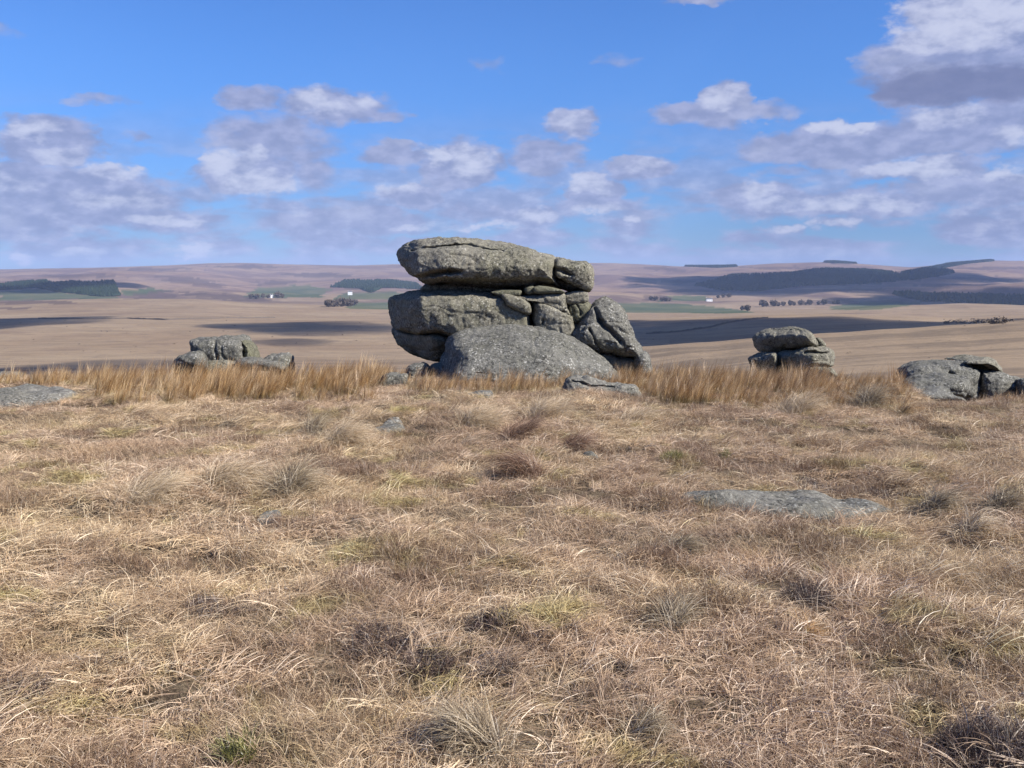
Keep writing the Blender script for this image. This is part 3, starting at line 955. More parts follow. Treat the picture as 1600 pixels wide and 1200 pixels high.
LG = 'boulders of the low outcrop left of the tor'
rock('squared grey block standing highest in the left outcrop',
     c4([(352, 215), (374, 190), (480, 180), (560, 188), (640, 190), (700, 180), (790, 175), (830, 190), (850, 260), (862, 330), (860, 420), (700, 430), (500, 430), (380, 330), (370, 270)]),
     19.5, 1.6, M_GREY, 0.02, p=7.0, grow=1.5, nsmooth=2, cracks=[(c4([(590, 210), (595, 280), (610, 370)]), 1.8, 0.12), (c4([(600, 190), (650, 250), (650, 330), (690, 380)]), 1.8, 0.05)], tilt=[(528, 0.3), (536, 0)], group=LG)
rock('yellowish slab split from the right side of the square block',
     c4([(838, 200), (870, 215), (910, 245), (940, 290), (965, 345), (965, 420), (870, 420), (858, 320)]), 19.5, 1.4, M_MOSS, 0.02, p=3.5, group=LG)
rock('rounded boulder at the left end of the left outcrop',
     c4([(150, 470), (210, 370), (250, 325), (340, 298), (430, 290), (480, 310), (505, 360), (510, 500), (200, 520)]), 18.7, 1.2, M_GREY, 0.02, p=2.6, amp=1.2, group=LG)
rock('thin tilted slab in front of the left outcrop',
     c4([(790, 395), (860, 362), (960, 358), (1050, 378), (1130, 385), (1200, 415), (1250, 480), (1180, 505), (1060, 490), (930, 480), (800, 440)]), 18.4, 1.0, M_GREY, 0.018, p=2.8, group=LG)
rock('rounded grey boulder at the right end of the left outcrop',
     c4([(1052, 372), (1100, 340), (1180, 318), (1260, 318), (1325, 345), (1338, 400), (1335, 540), (1150, 540), (1080, 430)]), 19.3, 1.1, M_GREY, 0.02, p=2.6, group=LG)
rock('low shaded stone beneath the left outcrop slabs',
     c4([(500, 400), (640, 385), (800, 400), (900, 450), (1000, 500), (950, 560), (500, 560)]), 18.9, 1.0, M_TOR, 0.025, p=3, group=LG)


def c5(pts):                      # view 1130..1600 x 480..680
    return [(1130 + a / 3.404, 480 + b / 3.404) for a, b in pts]


RG = 'rocks of the small stack right of the tor'
rock('rounded dark capstone of the small right hand stack',
     c5([(178, 190), (190, 155), (235, 128), (300, 118), (370, 108), (430, 112), (470, 130), (492, 165), (500, 205), (440, 215), (370, 225), (290, 240), (215, 246), (190, 225)]),
     21.0, 1.3, M_TOR, 0.02, p=3.4, plan=[(1183, 1.15), (1230, 0.6), (1262, 0.12), (1280, 0.0)], tilt=[(512, .35), (522, 0.0), (552, 0.25)], group=RG)
rock('small lit wedge leaning against the right stack capstone',
     c5([(495, 165), (515, 163), (540, 190), (545, 212), (500, 212)]), 21.5, 0.8, M_TOR, 0.016, p=3, group=RG)
rock('dark left foot stone of the small right stack',
     c5([(150, 275), (180, 262), (230, 250), (285, 245), (290, 340), (280, 380), (180, 380), (170, 315)]), 21.0, 1.3, M_TOR, 0.02, p=3.6, plan=[(1175, 0.75), (1215, 0.2)], tilt=[(555, 0), (575, 0.2)], group=RG)
rock('ledged base block of the small right stack',
     c5([(286, 245), (370, 228), (450, 212), (540, 215), (580, 235), (588, 270), (582, 325), (596, 350), (590, 380), (300, 380)]),
     21.1, 1.7, M_TOR, 0.018, p=4, plan=[(1213, 0.85), (1258, 0.1), (1270, 0.0), (1305, 0.1)], cracks=[(c5([(440, 240), (500, 243), (555, 242)]), 2.2, 0.18), (c5([(480, 318), (540, 312), (590, 325)]), 2.5, 0.15)], group=RG)
EG = 'rocks of the far right outcrop'
rock('sloping domed slab of the far right outcrop',
     c5([(962, 350), (990, 312), (1040, 292), (1100, 288), (1200, 286), (1270, 292), (1330, 318), (1372, 345), (1368, 410), (1340, 500), (1000, 500)]),
     19.6, 1.7, M_GREY, 0.022, p=2.8, tilt=[(565, 0.6), (575, 0.15), (590, 0)], cracks=[(c5([(985, 325), (1030, 300), (1080, 298), (1160, 300)]), 2.0, 0.2), (c5([(1210, 350), (1235, 365), (1240, 400)]), 2.0, 0.14)], group=EG)
rock('overhanging capstone at the back of the far right outcrop',
     c5([(1270, 292), (1320, 272), (1400, 264), (1450, 285), (1482, 330), (1480, 350), (1440, 318), (1380, 300), (1320, 292)]),
     20.3, 2.2, M_TOR, 0.02, p=3.5, group=EG)
rock('shaded rock beneath the overhanging far right capstone',
     c5([(1300, 300), (1380, 302), (1440, 322), (1478, 352), (1470, 400), (1380, 400), (1340, 350)]), 21.2, 1.0, M_TOR, 0.022, p=3, group=EG)
rock('rounded block beside the dark joint at far right',
     c5([(1366, 350), (1400, 340), (1460, 342), (1520, 362), (1580, 372), (1620, 400), (1620, 520), (1372, 520)]),
     19.7, 1.4, M_GREY, 0.02, p=3.2, plan=[(1530, .1), (1536, 0), (1560, 0), (1600, .2)], group=EG)
rock('small stone at the right edge of the far right outcrop',
     c5([(1570, 400), (1585, 382), (1640, 380), (1680, 420), (1680, 520), (1575, 520)]), 19.0, 0.8, M_GREY, 0.02, p=3, group=EG)
rock('low grey slab in front of the far right outcrop',
     c5([(930, 420), (980, 395), (1050, 368), (1120, 365), (1170, 352), (1230, 360), (1290, 370), (1310, 400), (1290, 480), (1100, 520), (950, 500)]),
     18.0, 1.2, M_GREY, 0.02, p=2.6, tilt=[(583, .4), (600, 0)], group=EG)
rock('lowest cracked slab running down into the grass at right',
     c5([(1020, 440), (1090, 428), (1150, 415), (1190, 428), (1230, 465), (1290, 488), (1300, 520), (1150, 530), (1040, 500)]),
     16.6, 1.0, M_GREY, 0.018, p=2.6, tilt=[(602, .4), (618, 0)], cracks=[(c5([(1060, 440), (1120, 426), (1175, 420)]), 2.0, 0.15)], group=EG)


# ------------------------------------------------------------------ grass
def blades(root, az_, L, phi0, phi1, wid, tone, K=4, kind=0.0, zcurl=0.0):
    n = len(L)
    s = np.linspace(0, 1, K + 1)
    phi = phi0[:, None] + (phi1 - phi0)[:, None] * s[None, :] ** 0.8
    seg = (L / K)[:, None]
    pm = 0.5 * (phi[:, 1:] + phi[:, :-1])
    h = np.concatenate([np.zeros((n, 1)), np.cumsum(np.sin(pm) * seg, 1)], 1)
    z = np.concatenate([np.zeros((n, 1)), np.cumsum(np.cos(pm) * seg, 1)], 1)
    a = az_[:, None] + zcurl * rng.normal(0, 1, n)[:, None] * s[None, :]
    ca, sa = np.cos(a), np.sin(a)
    x = root[:, 0:1] + h * ca
    y = root[:, 1:2] + h * sa
    z = root[:, 2:3] + z
    tw = rng.uniform(-0.9, 0.9, n)[:, None]
    wx_, wy_, wz_ = -sa * np.cos(tw), ca * np.cos(tw), np.sin(tw) * np.ones_like(sa)
    ww = wid[:, None] * 0.5 * np.array([1.0, 0.95, 0.8, 0.55, 0.12, 0.1, 0.1])[None, :K + 1] if K == 4 else wid[:, None] * 0.5 * (1 - 0.9 * s ** 1.5)[None, :]
    Lf = np.stack([x - wx_ * ww, y - wy_ * ww, z - wz_ * ww], -1)
    Rt = np.stack([x + wx_ * ww, y + wy_ * ww, z + wz_ * ww], -1)
    V = np.stack([Lf, Rt], 2).reshape(n, (K + 1) * 2, 3)
    base = (np.arange(n) * (K + 1) * 2)[:, None, None]
    q = np.array([[2 * i, 2 * i + 1, 2 * i + 3, 2 * i + 2] for i in range(K)])[None]
    Fc = (base + q).reshape(-1, 4)
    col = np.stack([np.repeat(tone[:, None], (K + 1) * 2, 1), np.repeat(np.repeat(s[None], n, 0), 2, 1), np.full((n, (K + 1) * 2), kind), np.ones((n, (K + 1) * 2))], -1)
    return V.reshape(-1, 3), Fc, col.reshape(-1, 4)


def merge(parts):
    V, Fc, C, off = [], [], [], 0
    for v, f, c in parts:
        V.append(v)
        Fc.append(f + off)
        C.append(c)
        off += len(v)
    return np.vstack(V), np.vstack(Fc), np.vstack(C)


def clump(n, rad, L, phi0, phi1, wid, az_c=0.0, az_s=0.7, K=4, tone=(0.0, 1.0), zcurl=0.6, gauss=False):
    rr = rad * np.sqrt(rng.uniform(0, 1, n)) if not gauss else np.abs(rng.normal(0, rad * 0.5, n))
    th = rng.uniform(0, 2 * np.pi, n)
    root = np.stack([rr * np.cos(th), rr * np.sin(th), rng.uniform(-0.02, 0.015, n)], -1)
    return blades(root, az_c + rng.normal(0, az_s, n), rng.uniform(L[0], L[1], n), rng.uniform(phi0[0], phi0[1], n), rng.uniform(phi1[0], phi1[1], n),
                  rng.uniform(wid[0], wid[1], n), rng.uniform(tone[0], tone[1], n), K, zcurl=zcurl)


def wisps(nw, per, rad, L, phi0, phi1, wid, az_s=0.6, spread=0.02, K=4, tone=(0.0, 1.0), zc=0.25):
    """tufts of stems that share root, direction and colour"""
    n = nw * per
    rr = np.repeat(rad * np.sqrt(rng.uniform(0, 1, nw)), per)
    th = np.repeat(rng.uniform(0, 2 * np.pi, nw), per)
    root = np.stack([rr * np.cos(th) + rng.normal(0, spread, n), rr * np.sin(th) + rng.normal(0, spread, n), rng.uniform(-0.02, 0.01, n)], -1)
    W_ = lambda lo, hi, j: np.repeat(rng.uniform(lo, hi, nw), per) + rng.normal(0, j, n)
    return blades(root, np.repeat(rng.normal(0, az_s, nw), per) + rng.normal(0, 0.16, n), np.maximum(W_(L[0], L[1], 0.12 * L[0]), 0.03), W_(phi0[0], phi0[1], 0.08),
                  W_(phi1[0], phi1[1], 0.12), rng.uniform(wid[0], wid[1], n), np.clip(W_(tone[0], tone[1], 0.07), 0, 1), K, zcurl=zc)


def grass_material(name, stops, patch=True, rush=False, tr=0.3):
    m, N = new_mat(name)
    at = N.n('ShaderNodeAttribute', attribute_name='blade')
    sc = N.n('ShaderNodeSeparateColor', {0: at.outputs['Color']})
    geo = N.n('ShaderNodeNewGeometry')
    P = geo.outputs['Position']
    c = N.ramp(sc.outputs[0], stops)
    if patch:
        a = N.noise(P, 0.55, 5.0, 0.6, 0.5)
        c = N.mix(N.ss(a, 0.42, 0.62), N.mix(1.0, c, (1.02, 0.95, 0.91), 'MULTIPLY'), N.mix(1.0, c, (1.08, 1.04, 0.93), 'MULTIPLY'))
        b = N.noise(P, 1.7, 4.0, 0.6, 0.3)
        c = N.mix(N.ss(b, 0.54, 0.66, 0, 0.6), c, N.mix(1.0, c, (0.72, 0.80, 0.42), 'MULTIPLY'))
        b2 = N.noise(N.n('ShaderNodeVectorMath', {0: P, 1: (7.7, 3.1, 0)}, operation='ADD').outputs[0], 2.6, 4.0, 0.65, 0.3)
        c = N.mix(N.ss(b2, 0.55, 0.67, 0, 0.5), c, N.mix(1.0, c, (0.62, 0.54, 0.46), 'MULTIPLY'))
        b3 = N.noise(N.n('ShaderNodeVectorMath', {0: P, 1: (1.7, 13.1, 0)}, operation='ADD').outputs[0], 1.1, 4.0, 0.6, 0.3)
        c = N.mix(N.ss(b3, 0.55, 0.68, 0, 0.6), c, N.mix(1.0, c, (1.28, 1.27, 1.2), 'MULTIPLY'))
    if rush:
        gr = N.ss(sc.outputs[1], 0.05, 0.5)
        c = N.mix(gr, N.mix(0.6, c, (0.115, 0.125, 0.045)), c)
        a = N.noise(P, 0.9, 4.0, 0.6, 0.5)
        c = N.mix(N.ss(a, 0.45, 0.62, 0, 0.7), c, N.mix(1.0, c, (1.15, 1.25, 1.45), 'MULTIPLY'))
    c = N.mix(1.0, c, (1.0, 0.95, 0.88) if rush else (1.15, 1.14, 1.13), 'MULTIPLY')
    df = N.n('ShaderNodeBsdfDiffuse', {'Color': c, 'Roughness': 0.6})
    tl = N.n('ShaderNodeBsdfTranslucent', {'Color': c})
    mx = N.n('ShaderNodeMixShader', {0: tr, 1: df.outputs[0], 2: tl.outputs[0]})
    gl = N.n('ShaderNodeBsdfGlossy', {'Color': (1, 1, 1, 1), 'Roughness': 0.42})
    mx2 = N.n('ShaderNodeMixShader', {0: 0.03, 1: mx.outputs[0], 2: gl.outputs[0]})
    N.n('ShaderNodeOutputMaterial', {'Surface': mx2.outputs[0]})
    return m


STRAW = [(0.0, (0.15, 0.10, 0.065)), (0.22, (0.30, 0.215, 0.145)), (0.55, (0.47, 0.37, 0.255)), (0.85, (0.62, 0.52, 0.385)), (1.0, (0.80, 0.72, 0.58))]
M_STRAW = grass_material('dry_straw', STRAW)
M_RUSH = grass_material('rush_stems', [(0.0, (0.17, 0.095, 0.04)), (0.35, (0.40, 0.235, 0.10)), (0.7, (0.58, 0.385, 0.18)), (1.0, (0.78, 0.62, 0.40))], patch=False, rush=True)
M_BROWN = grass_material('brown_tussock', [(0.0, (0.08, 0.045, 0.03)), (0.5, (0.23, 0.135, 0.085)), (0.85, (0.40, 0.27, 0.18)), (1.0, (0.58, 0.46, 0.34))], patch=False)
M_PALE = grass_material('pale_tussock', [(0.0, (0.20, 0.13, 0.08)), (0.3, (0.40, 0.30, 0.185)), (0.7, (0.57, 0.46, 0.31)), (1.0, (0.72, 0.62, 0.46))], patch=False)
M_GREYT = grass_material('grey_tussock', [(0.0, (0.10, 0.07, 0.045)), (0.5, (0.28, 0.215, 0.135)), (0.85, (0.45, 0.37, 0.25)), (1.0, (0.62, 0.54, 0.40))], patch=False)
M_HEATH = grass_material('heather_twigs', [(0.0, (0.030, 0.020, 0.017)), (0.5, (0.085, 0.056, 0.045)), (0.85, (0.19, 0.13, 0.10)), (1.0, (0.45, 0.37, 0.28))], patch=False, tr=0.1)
M_GREEN = grass_material('green_moss', [(0.0, (0.08, 0.075, 0.025)), (0.5, (0.20, 0.19, 0.055)), (1.0, (0.40, 0.36, 0.15))], patch=False)


def source_collection(name, makers, mat):
    c = bpy.data.collections.new(name)
    for i, (V, Fc, C) in enumerate(makers):
        me = mesh_np('%s_%02d' % (name, i), V, Fc, mat, False, {'blade': C})
        o = bpy.data.objects.new('%s_%02d' % (name, i), me)
        c.objects.link(o)
    return c


def scatter(name, pts, rotz, scale, idx, coll, label, tiltx=None, tilty=None):
    me = bpy.data.meshes.new(name)
    me.vertices.add(len(pts))
    me.vertices.foreach_set('co', np.asarray(pts, dtype=np.float32).ravel())
    rot = np.zeros((len(pts), 3), dtype=np.float32)
    rot[:, 2] = rotz
    if tiltx is not None:
        rot[:, 0] = tiltx
    if tilty is not None:
        rot[:, 1] = tilty
    a = me.attributes.new('rot', 'FLOAT_VECTOR', 'POINT')
    a.data.foreach_set('vector', rot.ravel())
    a = me.attributes.new('scl', 'FLOAT', 'POINT')
    a.data.foreach_set('value', np.asarray(scale, dtype=np.float32))
    a = me.attributes.new('pick', 'INT', 'POINT')
    a.data.foreach_set('value', np.asarray(idx, dtype=np.int32))
    o = link(name, me)
    ng = bpy.data.node_groups.new(name + '_nodes', 'GeometryNodeTree')
    ng.interface.new_socket('Geometry', in_out='INPUT', socket_type='NodeSocketGeometry')
    ng.interface.new_socket('Geometry', in_out='OUTPUT', socket_type='NodeSocketGeometry')
    T = NT(ng)
    gi_ = ng.nodes.new('NodeGroupInput')
    go_ = ng.nodes.new('NodeGroupOutput')
    ci = ng.nodes.new('GeometryNodeCollectionInfo')
    ci.inputs['Collection'].default_value = coll
    ci.inputs['Separate Children'].default_value = True
    ci.inputs['Reset Children'].default_value = True
    ar = T.n('GeometryNodeInputNamedAttribute', {'Name': 'rot'}, data_type='FLOAT_VECTOR')
    asl = T.n('GeometryNodeInputNamedAttribute', {'Name': 'scl'}, data_type='FLOAT')
    ai = T.n('GeometryNodeInputNamedAttribute', {'Name': 'pick'}, data_type='INT')
    m2p = ng.nodes.new('GeometryNodeMeshToPoints')
    ng.links.new(gi_.outputs[0], m2p.inputs['Mesh'])
    e2r = ng.nodes.new('FunctionNodeEulerToRotation')
    ng.links.new(ar.outputs['Attribute'], e2r.inputs[0])
    ins = ng.nodes.new('GeometryNodeInstanceOnPoints')
    ng.links.new(m2p.outputs[0], ins.inputs['Points'])
    ng.links.new(ci.outputs[0], ins.inputs['Instance'])
    ins.inputs['Pick Instance'].default_value = True
    ng.links.new(ai.outputs['Attribute'], ins.inputs['Instance Index'])
    ng.links.new(e2r.outputs[0], ins.inputs['Rotation'])
    ng.links.new(asl.outputs['Attribute'], ins.inputs['Scale'])
    ng.links.new(ins.outputs[0], go_.inputs[0])
    md = o.modifiers.new('scatter', 'NODES')
    md.node_group = ng
    tag(o, label, kind='stuff')
    return o


def off_slabs(x, y):
    k = np.ones(len(x), bool)
    for (cx, cy, a, b) in SLABS:
        k &= ((x - cx) / (a * 0.93)) ** 2 + ((y - cy) / (b * 0.93)) ** 2 > 1
    return k


# matted straw: eight lying clumps, four loose arching clumps, two fine clumps
mk = []
for i in range(8):
    mk.append(merge([clump(110, 0.14, (0.03, 0.12), (0.5, 1.5), (1.3, 2.4), (0.0020, 0.0042), az_s=1.1, zcurl=1.1),
                     wisps(7, 7, 0.15, (0.07, 0.17), (0.7, 1.35), (1.4, 2.3), (0.0022, 0.0042), az_s=1.2, tone=(0.1, 1.0)),
                     clump(6, 0.15, (0.12, 0.28), (1.2, 1.5), (1.45, 1.75), (0.0024, 0.0048), az_s=1.2, tone=(0.5, 0.9)),
                     clump(10, 0.15, (0.05, 0.14), (0.0, 0.5), (0.3, 1.1), (0.0012, 0.0022), az_s=2.0)]))
for i in range(4):
    mk.append(merge([wisps(11, 11, 0.13, (0.08, 0.18), (0.35, 1.1), (1.2, 2.3), (0.0022, 0.0040), az_s=0.7, tone=(0.15, 1.0)),
                     clump(30, 0.14, (0.10, 0.25), (0.7, 1.3), (1.4, 2.0), (0.002, 0.0036), az_s=1.2)]))
for i in range(3):
    mk.append(clump(150, 0.15, (0.05, 0.13), (0.2, 1.2), (0.9, 1.9), (0.0012, 0.0026), az_s=3.0, tone=(0.0, 0.8)))
for i in range(3):
    mk.append(merge([clump(120, 0.10, (0.03, 0.11), (0.0, 0.9), (0.4, 1.8), (0.0014, 0.003), az_s=3.0, tone=(0.0, 0.22)), clump(25, 0.13, (0.05, 0.13), (0.6, 1.4), (1.0, 2.0), (0.002, 0.0036), az_s=3.0, tone=(0.1, 0.9))]))
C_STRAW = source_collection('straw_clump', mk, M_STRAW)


def scatter_points(dens_fn, xr, yr, dmax):
    n = int((xr[1] - xr[0]) * (yr[1] - yr[0]) * dmax)
    x = rng.uniform(*xr, n)
    y = rng.uniform(*yr, n)
    k = rng.uniform(0, 1, n) * dmax < dens_fn(x, y)
    return x[k], y[k]


def in_view(x, y, m=1.0):
    return (np.abs(x) < 0.53 * np.maximum(y, 0) + m) & (y > 1.2)


def straw_density(x, y):
    d = np.where(y < 6, 95.0, np.where(y < 10, 75.0, 48.0))
    d = d * (in_view(x, y, 1.2) + 0.16 * ~in_view(x, y, 1.2) * (np.hypot(x, y) < 14))
    return d * (y < 19)


# rushes along the brow
mk = []
for i in range(8):
    mk.append(merge([wisps(8, 8, 0.12, (0.24, 0.44), (-0.1, 0.45), (0.35, 1.15), (0.0030, 0.0055), az_s=0.45, spread=0.012, tone=(0.0, 1.0), zc=0.1),
                     clump(25, 0.13, (0.12, 0.30), (0.0, 0.6), (0.5, 1.4), (0.0025, 0.0045), az_s=1.2, zcurl=0.4)]))
C_RUSH = source_collection('rush_clump', mk, M_RUSH)


def rush_density(x, y):
    px = 800 + F * x / np.maximum(y, 1)
    lo = np.interp(px, [-100, 0, 120, 300, 560, 640, 760, 900, 960, 1100, 1250, 1400, 1440, 1700], [13.7, 13.7, 13.6, 13.2, 13.4, 13.4, 13.6, 13.6, 13.3, 12.8, 12.6, 12.8, 14.4, 14.4])
    hi = np.interp(px, [-100, 600, 650, 880, 960, 1400, 1450, 1700], [16.6, 16.6, 14.7, 14.6, 16.2, 16.4, 17.0, 17.0])
    d = np.interp(px, [-300, 0, 120, 200, 560, 620, 700, 880, 960, 1100, 1300, 1420, 1440, 1480, 1520, 1700], [22, 22, 26, 38, 38, 32, 30, 30, 38, 38, 34, 14, 2, 2, 28, 28])
    nn = fbm(x * 1.4, y * 1.4, seed=51, octs=2)
    return d * smooth(y + 0.5 * nn, lo - 0.7, lo + 0.6) * (1 - smooth(y, hi - 0.2, hi + 0.6)) * np.clip(0.85 + 1.5 * nn, 0.2, 1.6) * (np.abs(x) < 13)


rx, ry = scatter_points(rush_density, (-13, 13), (12, 18), 60.0)
ok_ = np.ones(len(rx), bool)
rpx = 800 + F * rx / ry
for (a_, b_, yr_) in ((-100, 112, 14.0), (876, 1008, 13.9), (716, 772, 13.1), (590, 640, 15.3)):
    ok_ &= ~((rpx > a_) & (rpx < b_) & (ry < yr_))
rx, ry = rx[ok_], ry[ok_]
rz = H(rx, ry)
px_ = 800 + F * rx / ry
hs = np.interp(px_, [0, 60, 130, 300, 520, 570, 600, 640, 700, 900, 960, 1100, 1300, 1400, 1450, 1520, 1600], [0.72, 0.72, 0.86, 0.92, 0.92, 1.12, 0.9, 0.85, 0.78, 0.75, 0.92, 0.84, 0.78, 0.72, 0.5, 0.5, 0.5])
scatter('rushes', np.stack([rx, ry, rz], -1), rng.normal(0.05, 0.45, len(rx)), hs * rng.uniform(0.7, 1.12, len(rx)) * (0.96 + 0.55 * fbm(rx * 1.1, ry * 1.1, seed=77, octs=3)), rng.integers(0, 8, len(rx)), C_RUSH,
        'orange brown rushes leaning in the wind along the brow')


# individual tussocks
def tussock(name, label, px, py, width_px, kind, height, lean=0.0, n=420, cat='tussock'):
    g = ground_at(px, py)
    rad = width_px * 0.5 * g[1] / F
    V, Fc, C = kind(int(n * 1.5), rad, height, lean)
    # follow the ground
    if kind.mat in 'bghm':
        SLABS.append((g[0], g[1], rad * 0.75, rad * 0.75))
    gz = H(V[:, 0] + g[0], V[:, 1] + g[1]) - g[2]
    V = V.copy()
    V[:, 2] += gz
    mat = {'b': M_BROWN, 'p': M_PALE, 'g': M_GREYT, 'h': M_HEATH, 'm': M_GREEN, 'r': M_RUSH}[kind.mat]
    me = mesh_np(name, V, Fc, mat, False, {'blade': C})
    return tag(link(name, me, loc=tuple(g)), label, cat)


def mkkind(mat):
    def f(n, rad, h, lean):
        if mat == 'h':
            parts = [clump(int(n * 0.75), rad, (h * 0.35, h), (0.0, 1.0), (0.2, 1.6), (0.0016, 0.0034), az_s=3.0, K=4, zcurl=1.4, tone=(0, .9)),
                     clump(int(n * 0.75), rad, (h * 0.3, h * 0.7), (0.3, 1.4), (0.8, 1.9), (0.0022, 0.0046), az_s=3.0, K=4, zcurl=2.0, tone=(0, .8)),
                     clump(int(n * 0.06), rad, (h, h * 2.2), (0.9, 1.45), (1.4, 1.7), (0.003, 0.005), az_s=1.2, K=4, zcurl=0.3, tone=(.9, 1))]
        elif mat == 'm':
            parts = [clump(n, rad, (h * 0.3, h), (0, 0.8), (0.3, 1.3), (0.002, 0.005), az_s=3.0)]
        else:
            parts = [clump(int(n * 0.7), rad * 0.42, (h * 0.7, h * 1.5), (-0.05, 0.5), (1.3, 2.5), (0.0022, 0.004), az_c=lean, az_s=0.55, K=6, zcurl=0.4, gauss=False),
                     clump(int(n * 0.25), rad * 0.5, (h * 0.6, h * 1.3), (0.0, 0.7), (1.4, 2.4), (0.002, 0.004), az_c=lean + 0.6, az_s=1.3, K=6, zcurl=0.7),
                     clump(int(n * 0.25), rad * 0.8, (h * 0.4, h * 0.8), (0.4, 1.2), (1.3, 2.0), (0.002, 0.0035), az_s=3.0)]
        return merge(parts)
    f.mat = mat
    return f


KB, KP, KG, KH, KM, KR = (mkkind(c) for c in 'bpghmr')
T = tussock
T('tussock', 'reddish brown tussock below the whaleback boulder', 805, 690, 90, KB, 0.30, 0.2, 600)
T('tussock', 'drooping brown tussock just below the reddish one', 826, 745, 105, KB, 0.36, 2.9, 700)
T('tussock', 'pale blonde tussock with combed over stems', 745, 665, 120, KP, 0.34, 0.1, 800)
T('tussock', 'blonde tussock right of the combed one', 850, 655, 130, KP, 0.34, 0.3, 800)
T('tussock', 'brown tussock behind the fist sized stone', 893, 705, 70, KB, 0.24, 0.1, 450)
T('tussock', 'tall dark grey tussock with pale straw around it', 450, 775, 70, KG, 0.36, 1.2, 600)
T('tussock', 'wide straw tussock left of the dark grey one', 350, 760, 150, KP, 0.30, 0.3, 900)
T('tussock', 'bleached straw tussock lying far left', 225, 790, 150, KP, 0.26, 0.4, 800)
T('tussock', 'arched grassy tussock left of the small pale stone', 530, 695, 110, KP, 0.32, 0.2, 700)
T('tussock', 'thin grey tussock beside the arched one', 490, 680, 70, KG, 0.30, 1.3, 350)
T('tussock', 'dark cored tussock in front of the right rushes', 1352, 640, 80, KG, 0.42, 0.6, 700)
T('tussock', 'pale tussock left of the dark cored one', 1240, 650, 120, KP, 0.38, 0.5, 700)
T('tussock', 'slender upright tussock at the right end of the rushes', 1408, 655, 40, KR, 0.36, 0.3, 160)
T('tussock', 'bushy tussock right of the flat speckled slab', 1458, 800, 80, KG, 0.26, 0.4, 500)
T('tussock', 'shaggy tussock near the right edge', 1560, 800, 90, KG, 0.24, 0.2, 500)
T('tussock', 'pale tussock beside the slab and the right edge', 1515, 840, 70, KP, 0.20, 0.2, 350)
T('tussock', 'upright fine haired tussock in the right foreground', 1050, 985, 80, KG, 0.20, 1.2, 600)
T('tussock', 'small rusty tuft right of the fine haired tussock', 1258, 1000, 40, KR, 0.12, 0.6, 160)
T('tussock', 'leafy green tuft near the bottom left', 372, 1185, 55, KM, 0.13, 0.3, 160)
T('tussock', 'big drooping tussock at the bottom centre', 760, 1190, 130, KG, 0.20, 2.6, 900)
T('tussock', 'matted tussock below the flat speckled slab', 1060, 865, 80, KG, 0.15, 0.4, 450)
T('tussock', 'bleached tussock in front of the low broken ledge', 990, 660, 110, KP, 0.24, 0.3, 500)
T('tussock', 'rounded brown tuft right of bottom centre', 1000, 1160, 110, KG, 0.12, 0.4, 500)
HH = 'heather_clump'
T(HH, 'sprawling purple brown heather in the foreground centre', 600, 1015, 120, KH, 0.13, 0, 800, 'heather')
T(HH, 'lower right arm of the sprawling heather', 672, 1045, 80, KH, 0.11, 0, 450, 'heather')
T(HH, 'dark heather under straw at left foreground', 190, 985, 60, KH, 0.08, 0, 350, 'heather')
T(HH, 'dark heather at the left edge of the foreground', 30, 1085, 110, KH, 0.08, 0, 600, 'heather')
T(HH, 'greyish heather patch left of centre', 340, 960, 90, KH, 0.10, 0, 420, 'heather')
T(HH, 'heather tuft in the right middle foreground', 1262, 940, 75, KH, 0.14, 0, 450, 'heather')
T(HH, 'small black heather knot near centre right', 968, 1052, 40, KH, 0.08, 0, 300, 'heather')
T(HH, 'dark heather mound at the bottom right corner', 1560, 1190, 150, KH, 0.16, 0, 1100, 'heather')
T(HH, 'heather left of the bottom right mound', 1495, 1170, 60, KH, 0.12, 0, 450, 'heather')
T(HH, 'low heather behind the flat speckled slab', 1290, 768, 110, KH, 0.12, 0, 450, 'heather')
T(HH, 'low heather right of the slab end', 1370, 780, 60, KH, 0.12, 0, 300, 'heather')
T(HH, 'heather sprig patch in centre foreground', 785, 1055, 60, KH, 0.12, 0, 350, 'heather')
T(HH, 'brown heather patch left of the fine haired tussock', 770, 970, 80, KH, 0.09, 0, 350, 'heather')
T('moss_patch', 'bright green moss patch right of the brown tussocks', 1048, 718, 36, KM, 0.10, 0, 420, 'moss')
T('moss_patch', 'smaller green moss patch farther right', 1132, 716, 20, KM, 0.08, 0, 200, 'moss')

# the turf itself, parted where stones and tussocks stand
sx, sy = scatter_points(straw_density, (-12.5, 12.5), (-3, 19), 95.0)
k = off_slabs(sx, sy)
sx, sy = sx[k], sy[k]
sz = H(sx, sy)
flow = 0.35 + 2.6 * fbm(sx * 1.1, sy * 1.1, seed=41, octs=2)
rot = flow + rng.normal(0, 0.95, len(sx))
lng = fbm(sx * 0.9, sy * 0.9, seed=43, octs=3)
pick = np.where(lng > 0.16 + rng.normal(0, 0.1, len(sx)), rng.integers(8, 12, len(sx)), rng.integers(0, 8, len(sx)))
fine = fbm(sx * 1.3 + 9, sy * 1.3, seed=44, octs=2)
pick = np.where(fine + rng.normal(0, 0.12, len(sx)) > 0.30, rng.integers(12, 15, len(sx)), pick)
dkn = fbm(sx * 2.3 + 4, sy * 2.3 - 8, seed=45, octs=3)
pick = np.where(dkn + rng.normal(0, 0.10, len(sx)) > 0.27, rng.integers(15, 18, len(sx)), pick)
scl = rng.uniform(0.75, 1.25, len(sx))
scatter('dry_grass', np.stack([sx, sy, sz], -1), rot, scl, pick, C_STRAW, 'matted straw coloured dead grass covering the hilltop')

